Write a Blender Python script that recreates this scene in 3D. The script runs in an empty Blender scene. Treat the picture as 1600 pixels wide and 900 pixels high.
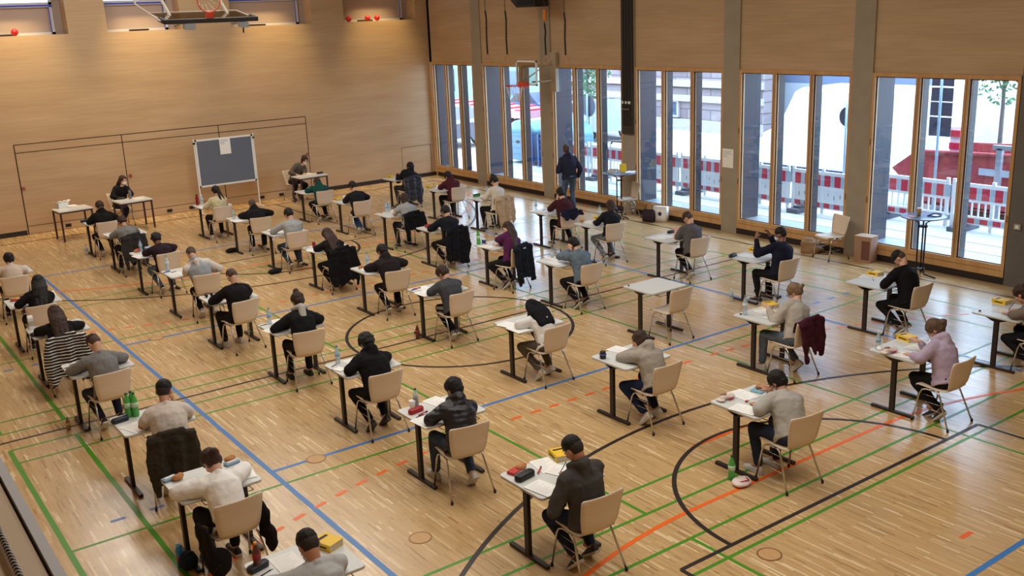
# exam in a sports hall
import bpy, math, random
from mathutils import Vector as V, Matrix, noise
random.seed(7)
EXPOSURE, SKY, LAMP, WASH, FLOOR_ROUGH = .0, 9.5, 122, 850, .24
FLOOR_D, FLOOR_M1, FLOOR_M2, FLOOR_L = (150,114,73), (190,156,108), (204,170,122), (238,218,178)
ONLY = None
sc = bpy.context.scene
COL = sc.collection
PI = math.pi

# ---------------------------------------------------------------- camera, world, light, exposure
cam = bpy.data.cameras.new('camera'); camo = bpy.data.objects.new('camera', cam); COL.objects.link(camo)
cr, cu, cd = V((.8068,-.58945,-.04031)), V((.18866,.19237,.96302)), V((.55989,.78457,-.26641))
mr = Matrix((cr, cu, -cd)).transposed().to_4x4(); mr.translation = V((-16.455,-26.957,4.847))
camo.matrix_world = mr
cam.sensor_width = 36; cam.lens = 1542.4*36/1600; cam.clip_start = .05; cam.clip_end = 300
sc.camera = camo
sc.view_settings.view_transform = 'Standard'; sc.view_settings.look = 'None'
sc.view_settings.exposure = EXPOSURE; sc.view_settings.gamma = 1; sc.view_settings.use_curve_mapping = False
sc.cycles.use_denoising = True
sc.cycles.max_bounces = 8; sc.cycles.diffuse_bounces = 4; sc.cycles.transparent_max_bounces = 12
sc.cycles.caustics_reflective = False; sc.cycles.caustics_refractive = False; sc.cycles.sample_clamp_indirect = 6
world = bpy.data.worlds.new('world'); sc.world = world; world.use_nodes = True
wb = world.node_tree.nodes['Background']; wb.inputs[0].default_value = (.70,.85,1,1); wb.inputs[1].default_value = SKY

# ---------------------------------------------------------------- materials
MC = {}
def lin(c):
    return tuple(((x/255)/12.92 if x/255 <= .04045 else ((x/255+.055)/1.055)**2.4) for x in c)+(1,)
def mat(name, col, rough=.6, metal=0, bump=0, bscale=200, var=0, spec=.5, trans=0, emit=0, coat=0, vscale=6, stretch=(1,1,1)):
    if name in MC: return MC[name]
    m = bpy.data.materials.new(name); m.use_nodes = True; nt = m.node_tree; b = nt.nodes['Principled BSDF']
    c = lin(col)
    b.inputs['Base Color'].default_value = c; b.inputs['Roughness'].default_value = rough
    b.inputs['Metallic'].default_value = metal; b.inputs['Specular IOR Level'].default_value = spec
    b.inputs['Coat Weight'].default_value = coat
    if trans: b.inputs['Transmission Weight'].default_value = trans
    if emit: b.inputs['Emission Color'].default_value = c; b.inputs['Emission Strength'].default_value = emit
    if bump or var:
        tc = nt.nodes.new('ShaderNodeTexCoord'); mp = nt.nodes.new('ShaderNodeMapping'); mp.inputs['Scale'].default_value = stretch
        nt.links.new(tc.outputs['Object'], mp.inputs[0])
    if bump:
        n = nt.nodes.new('ShaderNodeTexNoise'); n.inputs['Scale'].default_value = bscale; n.inputs['Detail'].default_value = 3
        bn = nt.nodes.new('ShaderNodeBump'); bn.inputs['Strength'].default_value = bump; bn.inputs['Distance'].default_value = .01
        nt.links.new(mp.outputs[0], n.inputs['Vector']); nt.links.new(n.outputs['Fac'], bn.inputs['Height']); nt.links.new(bn.outputs[0], b.inputs['Normal'])
    if var:
        n = nt.nodes.new('ShaderNodeTexNoise'); n.inputs['Scale'].default_value = vscale; n.inputs['Detail'].default_value = 5
        r = nt.nodes.new('ShaderNodeMapRange'); r.inputs['From Min'].default_value = .25; r.inputs['From Max'].default_value = .75
        r.inputs['To Min'].default_value = 1-var; r.inputs['To Max'].default_value = 1+var
        hs = nt.nodes.new('ShaderNodeHueSaturation'); hs.inputs['Color'].default_value = c
        nt.links.new(mp.outputs[0], n.inputs['Vector']); nt.links.new(n.outputs['Fac'], r.inputs[0]); nt.links.new(r.outputs[0], hs.inputs['Value']); nt.links.new(hs.outputs[0], b.inputs['Base Color'])
    MC[name] = m; return m
def cloth(col, kind='cloth'):
    n = kind+'_%d_%d_%d' % tuple(col)
    if kind == 'puffer':
        if n in MC: return MC[n]
        m = mat(n, col, .45); nt = m.node_tree; b = nt.nodes['Principled BSDF']
        tc = nt.nodes.new('ShaderNodeTexCoord'); w = nt.nodes.new('ShaderNodeTexWave'); w.bands_direction = 'Z'; w.inputs['Scale'].default_value = 6; w.inputs['Distortion'].default_value = 1.5
        bn = nt.nodes.new('ShaderNodeBump'); bn.inputs['Strength'].default_value = .35; bn.inputs['Distance'].default_value = .012
        nt.links.new(tc.outputs['Object'], w.inputs[0]); nt.links.new(w.outputs['Fac'], bn.inputs['Height']); nt.links.new(bn.outputs[0], b.inputs['Normal'])
        return m
    if kind == 'knit': return mat(n, col, .95, bump=.9, bscale=45, var=.35, vscale=40, spec=.2)
    if kind == 'denim': return mat(n, col, .9, bump=.4, bscale=60, var=.3, vscale=14, spec=.25)
    return mat(n, col, .9, bump=.3, bscale=14, var=.05, vscale=9, spec=.15)
def wood(name, c1, c2, axis, rough=.45, spec=.4, scale=1.0, coat=0, joint=0):
    """plain sliced wood, grain running along axis 0/1/2"""
    if name in MC: return MC[name]
    m = mat(name, c1, rough, spec=spec, coat=coat); nt = m.node_tree; b = nt.nodes['Principled BSDF']
    tc = nt.nodes.new('ShaderNodeTexCoord'); mp = nt.nodes.new('ShaderNodeMapping')
    s = [14*scale]*3; s[axis] = .5*scale; mp.inputs['Scale'].default_value = s
    n = nt.nodes.new('ShaderNodeTexNoise'); n.inputs['Scale'].default_value = 3; n.inputs['Detail'].default_value = 7; n.inputs['Roughness'].default_value = .65
    mp2 = nt.nodes.new('ShaderNodeMapping'); s2 = [2.2*scale]*3; s2[axis] = .35*scale; mp2.inputs['Scale'].default_value = s2
    n2 = nt.nodes.new('ShaderNodeTexNoise'); n2.inputs['Scale'].default_value = 2; n2.inputs['Detail'].default_value = 3
    mx = nt.nodes.new('ShaderNodeMath'); mx.operation = 'ADD'
    r = nt.nodes.new('ShaderNodeMapRange'); r.inputs['From Min'].default_value = .7; r.inputs['From Max'].default_value = 1.3
    mc = nt.nodes.new('ShaderNodeMix'); mc.data_type = 'RGBA'; mc.inputs[6].default_value = lin(c2); mc.inputs[7].default_value = lin(c1)
    L = nt.links.new
    L(tc.outputs['Object'], mp.inputs[0]); L(mp.outputs[0], n.inputs['Vector']); L(tc.outputs['Object'], mp2.inputs[0]); L(mp2.outputs[0], n2.inputs['Vector'])
    L(n.outputs['Fac'], mx.inputs[0]); L(n2.outputs['Fac'], mx.inputs[1]); L(mx.outputs[0], r.inputs[0]); L(r.outputs[0], mc.inputs[0]); L(mc.outputs[2], b.inputs['Base Color'])
    return m
def parquet():
    m = mat('parquet', (190,145,95), FLOOR_ROUGH, spec=.85);  nt = m.node_tree; b = nt.nodes['Principled BSDF']; L = nt.links.new
    tc = nt.nodes.new('ShaderNodeTexCoord'); mp = nt.nodes.new('ShaderNodeMapping'); mp.inputs['Rotation'].default_value = (0,0,PI/2)
    L(tc.outputs['Object'], mp.inputs[0])
    def brick(w, h, off, fr):
        k = nt.nodes.new('ShaderNodeTexBrick'); k.offset = off; k.offset_frequency = fr; k.squash = 1
        k.inputs['Scale'].default_value = 1; k.inputs['Mortar Size'].default_value = .0006; k.inputs['Brick Width'].default_value = w; k.inputs['Row Height'].default_value = h
        k.inputs['Color1'].default_value = (0,0,0,1); k.inputs['Color2'].default_value = (1,1,1,1); k.inputs['Mortar'].default_value = (.25,.25,.25,1); k.inputs['Bias'].default_value = 0
        L(mp.outputs[0], k.inputs['Vector']); return k
    k1 = brick(.30, .021, .37, 3); k2 = brick(.38, .021, .43, 2)
    ad = nt.nodes.new('ShaderNodeMath'); ad.operation = 'ADD'; L(k1.outputs['Color'], ad.inputs[0]); L(k2.outputs['Color'], ad.inputs[1])
    n = nt.nodes.new('ShaderNodeTexNoise'); n.inputs['Scale'].default_value = 1.3; n.inputs['Detail'].default_value = 2; L(tc.outputs['Object'], n.inputs['Vector'])
    a2 = nt.nodes.new('ShaderNodeMath'); a2.operation = 'MULTIPLY_ADD'; a2.inputs[1].default_value = .35; L(n.outputs['Fac'], a2.inputs[0]); L(ad.outputs[0], a2.inputs[2])
    cr_ = nt.nodes.new('ShaderNodeValToRGB'); e = cr_.color_ramp.elements
    e[0].position = 0.05; e[0].color = lin(FLOOR_D); e[1].position = 1; e[1].color = lin(FLOOR_L)
    x = cr_.color_ramp.elements.new(.3); x.color = lin(FLOOR_M1); x = cr_.color_ramp.elements.new(.76); x.color = lin(FLOOR_M2)
    dv = nt.nodes.new('ShaderNodeMath'); dv.operation = 'DIVIDE'; dv.inputs[1].default_value = 2.2; L(a2.outputs[0], dv.inputs[0]); L(dv.outputs[0], cr_.inputs[0]); L(cr_.outputs[0], b.inputs['Base Color'])
    n3 = nt.nodes.new('ShaderNodeTexNoise'); n3.inputs['Scale'].default_value = 3; L(tc.outputs['Object'], n3.inputs['Vector'])
    r = nt.nodes.new('ShaderNodeMapRange'); r.inputs['To Min'].default_value = FLOOR_ROUGH-.05; r.inputs['To Max'].default_value = FLOOR_ROUGH+.07; L(n3.outputs['Fac'], r.inputs[0]); L(r.outputs[0], b.inputs['Roughness'])
    return m
def glassmat(name='window_glass', tint=(.86,.93,1), refl=.08):
    if name in MC: return MC[name]
    m = bpy.data.materials.new(name); m.use_nodes = True; nt = m.node_tree; nt.nodes.clear(); L = nt.links.new
    o = nt.nodes.new('ShaderNodeOutputMaterial'); t = nt.nodes.new('ShaderNodeBsdfTransparent'); t.inputs[0].default_value = (*tint,1)
    g = nt.nodes.new('ShaderNodeBsdfGlossy'); g.inputs['Roughness'].default_value = .02; mx = nt.nodes.new('ShaderNodeMixShader')
    f = nt.nodes.new('ShaderNodeFresnel'); ge = nt.nodes.new('ShaderNodeNewGeometry'); io = nt.nodes.new('ShaderNodeMath'); io.operation = 'MULTIPLY_ADD'; io.inputs[1].default_value = -.8333; io.inputs[2].default_value = 1.5; L(ge.outputs['Backfacing'], io.inputs[0]); L(io.outputs[0], f.inputs[0]); ad = nt.nodes.new('ShaderNodeMath'); ad.inputs[1].default_value = refl-.04
    L(f.outputs[0], ad.inputs[0]); L(ad.outputs[0], mx.inputs[0]); L(t.outputs[0], mx.inputs[1]); L(g.outputs[0], mx.inputs[2]); L(mx.outputs[0], o.inputs[0])
    MC[name] = m; return m
def blockwork():
    m = mat('sandstone_blocks', (150,138,132), .9); nt = m.node_tree; b = nt.nodes['Principled BSDF']; L = nt.links.new
    tc = nt.nodes.new('ShaderNodeTexCoord'); sx = nt.nodes.new('ShaderNodeSeparateXYZ'); cb = nt.nodes.new('ShaderNodeCombineXYZ')
    L(tc.outputs['Object'], sx.inputs[0]); L(sx.outputs['Y'], cb.inputs['X']); L(sx.outputs['Z'], cb.inputs['Y'])
    k = nt.nodes.new('ShaderNodeTexBrick'); k.inputs['Scale'].default_value = 1; k.inputs['Mortar Size'].default_value = .02; k.inputs['Brick Width'].default_value = 1.3; k.inputs['Row Height'].default_value = .42
    k.inputs['Color1'].default_value = lin((150,138,138)); k.inputs['Color2'].default_value = lin((128,115,118)); k.inputs['Mortar'].default_value = lin((88,80,84))
    L(cb.outputs[0], k.inputs['Vector']); L(k.outputs['Color'], b.inputs['Base Color']); return m
def striped(name, c1, c2, scale):
    m = mat(name, c1, .9); nt = m.node_tree; b = nt.nodes['Principled BSDF']; L = nt.links.new
    tc = nt.nodes.new('ShaderNodeTexCoord'); w = nt.nodes.new('ShaderNodeTexWave'); w.bands_direction = 'Z'; w.inputs['Scale'].default_value = scale; w.inputs['Distortion'].default_value = 1.2; w.inputs['Detail'].default_value = 0
    r = nt.nodes.new('ShaderNodeMath'); r.operation = 'GREATER_THAN'; r.inputs[1].default_value = .72
    mc = nt.nodes.new('ShaderNodeMix'); mc.data_type = 'RGBA'; mc.inputs[6].default_value = lin(c1); mc.inputs[7].default_value = lin(c2)
    L(tc.outputs['Object'], w.inputs[0]); L(w.outputs['Fac'], r.inputs[0]); L(r.outputs[0], mc.inputs[0]); L(mc.outputs[2], b.inputs['Base Color']); return m

# ---------------------------------------------------------------- mesh builder
def basis(d):
    d = d.normalized(); a = V((0,0,1)) if abs(d.z) < .9 else V((1,0,0)); x = a.cross(d).normalized(); return x, d.cross(x), d
class MB:
    def __init__(s): s.v = []; s.f = []; s.m = []; s.mi = 0
    def add(s, vs, fs):
        n = len(s.v); s.v += [tuple(p) for p in vs]; s.f += [tuple(i+n for i in f) for f in fs]; s.m += [s.mi]*len(fs); return s
    def rings(s, rs, cap=True, closed=True):
        n = len(rs[0]); vs = [p for r in rs for p in r]; fs = []
        for i in range(len(rs)-1):
            for j in range(n if closed else n-1): a = i*n+j; b = i*n+(j+1) % n; fs.append((a, b, b+n, a+n))
        if cap: fs.append(tuple(range(n-1,-1,-1))); fs.append(tuple((len(rs)-1)*n+j for j in range(n)))
        s.add(vs, fs); return s
    def box(s, x0, x1, y0, y1, z0, z1):
        s.add([(x0,y0,z0),(x1,y0,z0),(x1,y1,z0),(x0,y1,z0),(x0,y0,z1),(x1,y0,z1),(x1,y1,z1),(x0,y1,z1)], [(3,2,1,0),(4,5,6,7),(0,1,5,4),(1,2,6,5),(2,3,7,6),(3,0,4,7)]); return s
    def obox(s, c, ax, ay, az, hx, hy, hz):
        c = V(c); P = [c+ax*(i*hx)+ay*(j*hy)+az*(k*hz) for k in (-1,1) for i, j in ((-1,-1),(1,-1),(1,1),(-1,1))]
        s.add(P, [(3,2,1,0),(4,5,6,7),(0,1,5,4),(1,2,6,5),(2,3,7,6),(3,0,4,7)]); return s
    def tube(s, pts, r, seg=8, r2=None):
        pts = [V(p) for p in pts]; n = len(pts); rs = []; px = None
        for i, p in enumerate(pts):
            d = (pts[min(i+1,n-1)]-pts[max(i-1,0)]); x, y, d = basis(d)
            if px is not None:
                x = (px-d*px.dot(d)).normalized(); y = d.cross(x)
            px = x; rr = r if r2 is None else r+(r2-r)*i/(n-1)
            rs.append([p+(x*math.cos(2*PI*k/seg)+y*math.sin(2*PI*k/seg))*rr for k in range(seg)])
        s.rings(rs); return s
    def limb(s, a, b, ra, rb, seg=12, flat=1, nrm=None):
        a = V(a); b = V(b); d = b-a
        if d.length < 1e-5: d = V((0,0,1e-4))
        x, y, z = basis(d)
        if nrm is not None: y = (V(nrm)-z*V(nrm).dot(z)).normalized(); x = y.cross(z)
        rs = []
        for t, q in ((-80,a),(-45,a),(0,a),(0,b),(45,b),(80,b)):
            r = ra if q is a else rb; o = math.sin(math.radians(t))*r*(flat if nrm is not None else 1); c = math.cos(math.radians(t))*r
            rs.append([q+z*o+(x*math.cos(2*PI*k/seg)+y*(math.sin(2*PI*k/seg)*flat))*c for k in range(seg)])
        s.rings(rs); return s
    def ell(s, c, rx, ry, rz, ax=V((1,0,0)), ay=V((0,1,0)), az=V((0,0,1)), seg=14, n=9):
        c = V(c); rs = []
        for i in range(n):
            t = -PI/2+PI*(i+.35)/(n-.3); rs.append([c+az*(math.sin(t)*rz)+(ax*(math.cos(2*PI*k/seg)*rx)+ay*(math.sin(2*PI*k/seg)*ry))*math.cos(t) for k in range(seg)])
        s.rings(rs); return s
    def lathe(s, prof, c=(0,0,0), seg=16):
        c = V(c); s.rings([[c+V((r*math.cos(2*PI*k/seg), r*math.sin(2*PI*k/seg), z)) for k in range(seg)] for r, z in prof]); return s
    def prism(s, poly, z0, z1):
        n = len(poly); s.rings([[(x,y,z0) for x, y in poly], [(x,y,z1) for x, y in poly]]); return s
    def mesh(s, name, mats, smooth=False):
        me = bpy.data.meshes.new(name); me.from_pydata(s.v, [], s.f)
        for m in (mats if isinstance(mats, (list,tuple)) else [mats]): me.materials.append(m)
        me.polygons.foreach_set('material_index', s.m)
        if smooth: me.shade_smooth()
        me.update(); return me
    def build(s, name, mats, parent=None, smooth=False, loc=None):
        o = bpy.data.objects.new(name, s.mesh(name, mats, smooth)); COL.objects.link(o)
        if parent: o.parent = parent
        if loc is not None: o.location = loc
        return o
def rrect(w, h, r, n=4, cx=0, cy=0):
    out = []
    for sx, sy, a0 in ((1,1,0),(-1,1,90),(-1,-1,180),(1,-1,270)):
        for i in range(n+1):
            a = math.radians(a0+90*i/n); out.append((cx+sx*(w/2-r)+r*math.cos(a), cy+sy*(h/2-r)+r*math.sin(a)))
    return out
def tag(o, label, cat, group=None, kind=None):
    o['label'] = label; o['category'] = cat
    if group: o['group'] = group
    if kind: o['kind'] = kind
    return o
def empty(name, loc=(0,0,0), rz=0):
    o = bpy.data.objects.new(name, None); COL.objects.link(o); o.location = loc; o.rotation_euler = (0,0,rz); o.empty_display_size = .1; return o
def struct(name, mb, m, smooth=False, parent=None):
    o = mb.build(name, m, parent, smooth)
    if parent is None: o['kind'] = 'structure'
    return o
def dup(root, loc, rz=0):
    r = root.copy(); COL.objects.link(r); r.location = loc; r.rotation_euler = (0,0,rz)
    for ch in list(root.children):
        c = ch.copy(); COL.objects.link(c); c.parent = r
        for g in ch.children:
            d = g.copy(); COL.objects.link(d); d.parent = c
    return r
TMP = bpy.data.scenes.new('tmp_fuse')
def fuse(mb, name, mats, voxel=.01, smooth=3, parent=None, disp=0, dsize=.1):
    """melt overlapping volumes into one continuous skin"""
    o = bpy.data.objects.new('tmp', mb.mesh('tmp', [])); TMP.collection.objects.link(o)
    r = o.modifiers.new('r', 'REMESH'); r.mode = 'VOXEL'; r.voxel_size = voxel; r.use_smooth_shade = True
    if smooth: s = o.modifiers.new('s', 'SMOOTH'); s.iterations = smooth; s.factor = .5
    if disp:
        t = bpy.data.textures.get('fold%g' % dsize) or bpy.data.textures.new('fold%g' % dsize, 'CLOUDS'); t.noise_scale = dsize; t.noise_depth = 2
        d = o.modifiers.new('d', 'DISPLACE'); d.texture = t; d.strength = disp; d.mid_level = .5; d.texture_coords = 'LOCAL'
    vl = TMP.view_layers[0]; vl.update(); dg = vl.depsgraph; dg.update()
    me = bpy.data.meshes.new_from_object(o.evaluated_get(dg), depsgraph=dg); me.name = name
    old = o.data; bpy.data.objects.remove(o); bpy.data.meshes.remove(old)
    me.materials.clear()
    for m in (mats if isinstance(mats, (list,tuple)) else [mats]): me.materials.append(m)
    me.shade_smooth()
    ob = bpy.data.objects.new(name, me); COL.objects.link(ob)
    if parent: ob.parent = parent
    return ob
# ---------------------------------------------------------------- materials in use
M_wall = wood('beech_ply_wall', (197,168,134), (178,148,114), 0, .5, .35, .6)
M_wally = wood('beech_ply_wall_y', (197,168,134), (178,148,114), 1, .5, .35, .6)
M_frame = wood('window_frame_wood', (208,164,112), (186,138,86), 2, .4, .45)
M_framey = wood('window_rail_wood', (208,164,112), (186,138,86), 1, .4, .45)
M_conc = mat('concrete_pillar', (158,146,128), .8, var=.08, vscale=3)
M_darkpil = mat('dark_pillar', (104,98,92), .8, var=.1, vscale=3)
M_black = mat('black_paint', (26,20,20), .6); M_base = mat('dark_plinth', (38,26,24), .7)
M_groove = mat('groove_dark', (62,34,24), .9)
M_white = mat('white_paint', (232,232,230), .5); M_ceil = mat('ceiling_white', (190,182,170), .9)
M_chrome = mat('chrome', (200,198,194), .22, metal=1); M_glass = glassmat()
M_clad = mat('slate_blue_cladding', (36,36,50), .5, spec=.4, var=.08, vscale=2); M_sill = mat('pale_metal_sill', (170,180,190), .35, metal=.6)
M_steel = mat('dark_steel', (56,50,48), .4, metal=.6)
M_red = mat('red_plastic', (200,36,40), .45)
FR = parquet()
# ---------------------------------------------------------------- room shell
struct('floor', MB().box(-16.4, .0, -29, 0, -.2, 0), FR)
# back wall (y = 0) with four high window openings
WX = [(-12.75,-10.42), (-9.48,-7.6), (-6.23,-3.85), (-2.83,-.42)]; ZW0, ZW1 = 4.84, 6.0
w = MB(); xs = [-19.2]+[c for ab in WX for c in ab]+[0]
w.box(-19.2, 0, 0, .7, 0, ZW0); w.box(-19.2, 0, 0, .7, ZW1, 7.8)
for i in range(0, len(xs), 2): w.box(xs[i], xs[i+1], 0, .7, ZW0, ZW1)
struct('wall_back', w, M_wall)
struct('wall_left', MB().box(-16.4, -16.25, -29, 0, 0, 3.82), M_wally)
struct('wall_gallery', MB().box(-19.4, -19.2, -29, .7, 0, 7.8), M_wally)
struct('wall_rear', MB().box(-19.4, .3, -29.3, -29, 0, 7.8), M_wall)
struct('floor_gallery', MB().box(-19.2, -16.4, -29, 0, 2.9, 3.1), M_ceil)
struct('ceiling', MB().box(-19.4, .8, -29.3, .7, 7.8, 8.0), M_ceil)
# gallery parapet: metal edge, dark joint, beech top
struct('trim_1', MB().box(-16.222, -16.203, -29, -1, 3.80, 3.904), mat('brushed_edge', (240,242,250), .5))
struct('trim_2', MB().box(-16.40, -16.228, -29, -1, 3.82, 3.898), wood('parapet_beech', (252,232,206), (242,216,186), 1, .45))
struct('trim_3', MB().box(-16.228, -16.222, -29, -1, 3.80, 3.88), M_black)
nr = empty('net_rope', (-16.272, -24, 3.902)); tag(nr, 'black and white twisted net rope lying along the gallery parapet', 'rope')
for k, mm in enumerate((M_black, M_white)):
    p = [(.0035*math.cos(t*.9+k*PI), -1.9+t*.0020, .006+.0035*math.sin(t*.9+k*PI)) for t in range(0, 900)]
    MB().tube(p, .0032, 5).build('strand', mm, nr, True)
# equipment gates in the back wall: grooves around three big panels
gx = [-12.09, -9.52, -6.93, -4.33]
for i in range(3):
    g = MB(); a, b_ = gx[i]+.012, gx[i+1]-.012
    g.box(a, b_, -.012, 0, .22, 2.04); g.box(a, b_, -.012, 0, 2.062, 2.24); g.box(a, b_, -.012, 0, .02, .205)
    d = struct('door_%d' % (i+1), g, M_wall)
for i, (x0, x1, z0, z1) in enumerate([(gx[0]-.012, gx[3]+.012, 2.24, 2.262), (gx[0], gx[3], 2.045, 2.057), (gx[0], gx[3], .207, .218)]+[(x-.012, x+.012, 0, 2.25) for x in gx]):
    struct('trim_%d' % (i+4), MB().box(x0, x1, -.008, 0, z0, z1), M_groove)
for x in (-12.04, -9.44, -4.38):
    o = MB().box(x-.04, x+.04, -.03, -.008, 1.13, 1.21).build('gate_pull', mat('reddish_wood', (150,84,62), .5)); o['label'] = 'small square reddish pull plate %s in the back wall' % {-12.04:'at the leftmost gate panel edge',-9.44:'behind the left supervisor',-4.38:'behind the right supervisor'}[x]; o['category'] = 'handle'; o['group'] = 'gate pulls on the back wall'
for i, x in enumerate((-11.14, -8.54, -7.93, -5.89, -5.3)):
    t = empty('floor_level_socket', (x, -.012, .1)); tag(t, 'small metal wall outlet near the floor, '+['leftmost under the side table','second, between left supervisor and board','third, just left of the board','fourth, under the board right foot','rightmost, left of the right supervisor'][i], 'socket', 'wall outlets along the back wall')
    MB().box(-.07, .07, -.012, 0, -.04, .04).build('plate', M_steel, t); MB().box(-.03, -.01, -.016, -.012, -.015, .015).box(.01, .03, -.016, -.012, -.015, .015).build('insert', M_black, t)
g = MB()
for a in ((-1.22,-1.21,.05,1.0), (-.17,-.155,.05,1.0), (-1.22,-.155,1.0,1.012)): g.box(a[0], a[1], -.004, 0, a[2], a[3])
struct('door_4', g, M_groove)
struct('baseboard_back', MB().box(-19.2, gx[0]-.03, -.012, 0, 0, .12).box(gx[3]+.03, 0, -.012, 0, 0, .12), M_base)
# high windows: reveal boxes, tilted shaded panes, bright strip of sky above
M_shade = mat('brown_grey_blind', (168,152,144), .7); M_blue = mat('blue_gasket', (50,70,190), .5)
for i, (a, b_) in enumerate(WX):
    struct('window_%d' % (7+i), MB().box(a, b_-.2, .50, .56, ZW0+.02, 5.52), M_shade)
    f = MB().box(a, b_-.2, .44, .56, ZW0, ZW0+.06).box(a, b_-.2, .44, .56, 5.50, 5.62).box(b_-.27, b_-.2, .44, .56, ZW0, ZW1).box(a, a+.06, .44, .56, ZW0, ZW1)
    fo = struct('window_frame_%d' % (i+1), f, mat('pale_window_metal', (190,192,205), .4))
    struct('window_gasket_%d' % (i+1), MB().box(a, b_-.2, .435, .44, 5.52, 5.56).box(b_-.29, b_-.27, .43, .44, ZW0, 5.5), M_blue)
    struct('window_pane_%d' % (i+1), MB().box(a, b_-.2, .50, .51, 5.62, 5.72), M_glass); struct('window_sky_block_%d' % (i+1), MB().box(a, b_, .50, .56, 5.72, ZW1).box(b_-.2, b_, .50, .56, ZW0, 5.72), M_shade)  # last piece: panels added above and beside the pane to block sky light
    g = MB(); g.obox((a+.9, .40, 4.865), V((1,0,0)), V((0,1,0)), V((0,0,1)), .25, .02, .02); struct('window_latch_%d' % (i+1), g, M_steel)
for i, (x, wh) in enumerate(((-11.62,'alone on the first high window sill'), (-2.62,'leftmost of three on the high window sill'), (-2.0,'middle of three on the high window sill'), (-1.68,'rightmost of three on the high window sill'))):
    b = empty('red_ball', (x, .1, ZW0+.085)); tag(b, 'red gymnastics ball '+wh, 'ball', 'red balls on the high window sills')
    MB().ell((0,0,0), .085, .085, .085, seg=20, n=14).build('ball_skin', M_red, b, True); MB().ell((0,-.08,.02), .01, .01, .01, seg=8, n=5).build('valve', M_black, b, True)
# window wall (x = 0): six bays
BAY = [(-.12, -2.43)]+[(-2.88-3.22*k, -5.66-3.22*k) for k in range(5)]
ZT = 3.545
struct('wall_right', MB().box(0, .35, -29, .7, ZT-.001, 7.8), M_wally)
struct('wall_right_end', MB().box(-.04, .35, -29, -18.56, 0, 7.8), M_darkpil)
pil = [(0, -.12)]+[(BAY[k][1], BAY[k+1][0]) for k in range(5)]
for k, (y0, y1) in enumerate(pil):
    struct('pillar_%d' % (k+1), MB().box(-.035 if k else 0, .5, y1+.001, y0-.001, 0, 7.8), M_conc if k else M_wally)
    if k: struct('pier_cladding_%d' % k, MB().box(.505, .64, y1-.03, y0+.03, -.1, 3.59).box(.10, .503, y1-.03, y1+.005, .3, 3.59).box(.10, .503, y0-.005, y0+.03, .3, 3.59), M_clad)
struct('pier_cladding_6', MB().box(.1, .64, -.2, -.05, -.1, 3.9).box(.1, .64, -18.7, -18.5, -.1, 3.9), M_clad)
struct('lintel_outside', MB().box(.35, .64, -29, .7, 3.6, 7.8), M_clad)
for k, (y0, y1) in enumerate(BAY):
    W = y0-y1; fr = MB(); e = .06; m_ = .09; pw = (W-2*e-2*m_)/3
    fr.box(-.03, .08, y1, y0, .13, .335); fr.box(-.03, .08, y1, y0, ZT-.07, ZT)
    fr.box(-.032, .08, y0-e, y0, .13, ZT); fr.box(-.032, .08, y1, y1+e, .13, ZT)
    ys = y0-e
    gl = MB(); fin = MB()
    for j in range(3):
        gl.box(.02, .03, ys-pw, ys, .335, ZT-.07)
        if j: fin.box(.08, .25, ys-.005, ys+.05, .3, ZT+.05)
        if j < 2: fr.box(-.032, .08, ys-pw-m_, ys-pw, .335, ZT-.07)
        ys -= pw+m_
    wf = struct('window_frame_%d' % (k+5), fr, M_frame)
    struct('window_%d' % (k+1), gl, M_glass)
    struct('window_fin_%d' % (k+1), fin, mat('dark_blue_fin', (16,16,34), .5))
    bd = MB(); ys = y0-e
    for j in range(3):
        bd.box(.012, .02, ys-.02, ys, .335, ZT-.07); bd.box(.012, .02, ys-pw, ys, .335, .35); bd.box(.012, .02, ys-pw, ys, ZT-.088, ZT-.07); bd.box(.012, .02, ys-pw, ys-pw+.008, .335, ZT-.07)
        if j: bd.box(-.034, -.030, ys+.04, ys+.046, .335, ZT-.07)
        ys -= pw+m_
    bd.box(-.034, -.03, y1+.03, y0-.03, .24, .245)
    struct('window_gasket_%d' % (k+5), bd, mat('frame_joint', (72,44,30), .7))
    struct('window_hinge_%d' % (k+1), MB().box(-.04, -.03, y0-.03, y0-.015, 1.1, 1.22).box(-.04, -.03, y0-.03, y0-.015, 2.2, 2.32).box(-.04, -.03, y1+.015, y1+.03, 1.1, 1.22), mat('hinge_brown', (120,72,40), .5))
    struct('window_sill_%d' % (k+1), MB().box(.08, .66, y1, y0, .26, .30), M_sill)
    struct('baseboard_right_%d' % (k+1), MB().box(-.012, .05, y1, y0, 0, .13), M_base)
# steel rail with cables on the third pillar
y = -9.1
r = empty('cable_rail', (-.05, y, 0)); tag(r, 'tall dark steel wall rail with cables running down the third concrete pillar', 'rail')
MB().box(-.04, .0, -.19, .19, 1.95, 7.7).build('channel', mat('rail_dark', (52,46,42), .6), r)
for s in (-.12, -.02, .08): MB().tube([(-.07, s, 2.15), (-.07, s, 7.6)], .012, 6).build('cable', M_black, r)
for s in (-.14, -.03, .08): MB().box(-.09, -.05, s, s+.05, 2.68, 2.74).build('clamp', M_white, r)
MB().box(-.09, -.04, -.12, .14, 2.54, 2.56).build('crossbar', M_chrome, r)
t = empty('light_switch', (-.055, -18.72, 1.06)); tag(t, 'small pale switch box on the dark pillar at the right edge', 'switch')
MB().box(-.02, .015, -.06, .06, -.05, .05).build('switch_plate', mat('pale_grey_plastic', (150,148,140), .5), t); MB().box(-.026, -.02, -.03, .03, -.03, .03).build('rocker', M_white, t)
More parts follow.
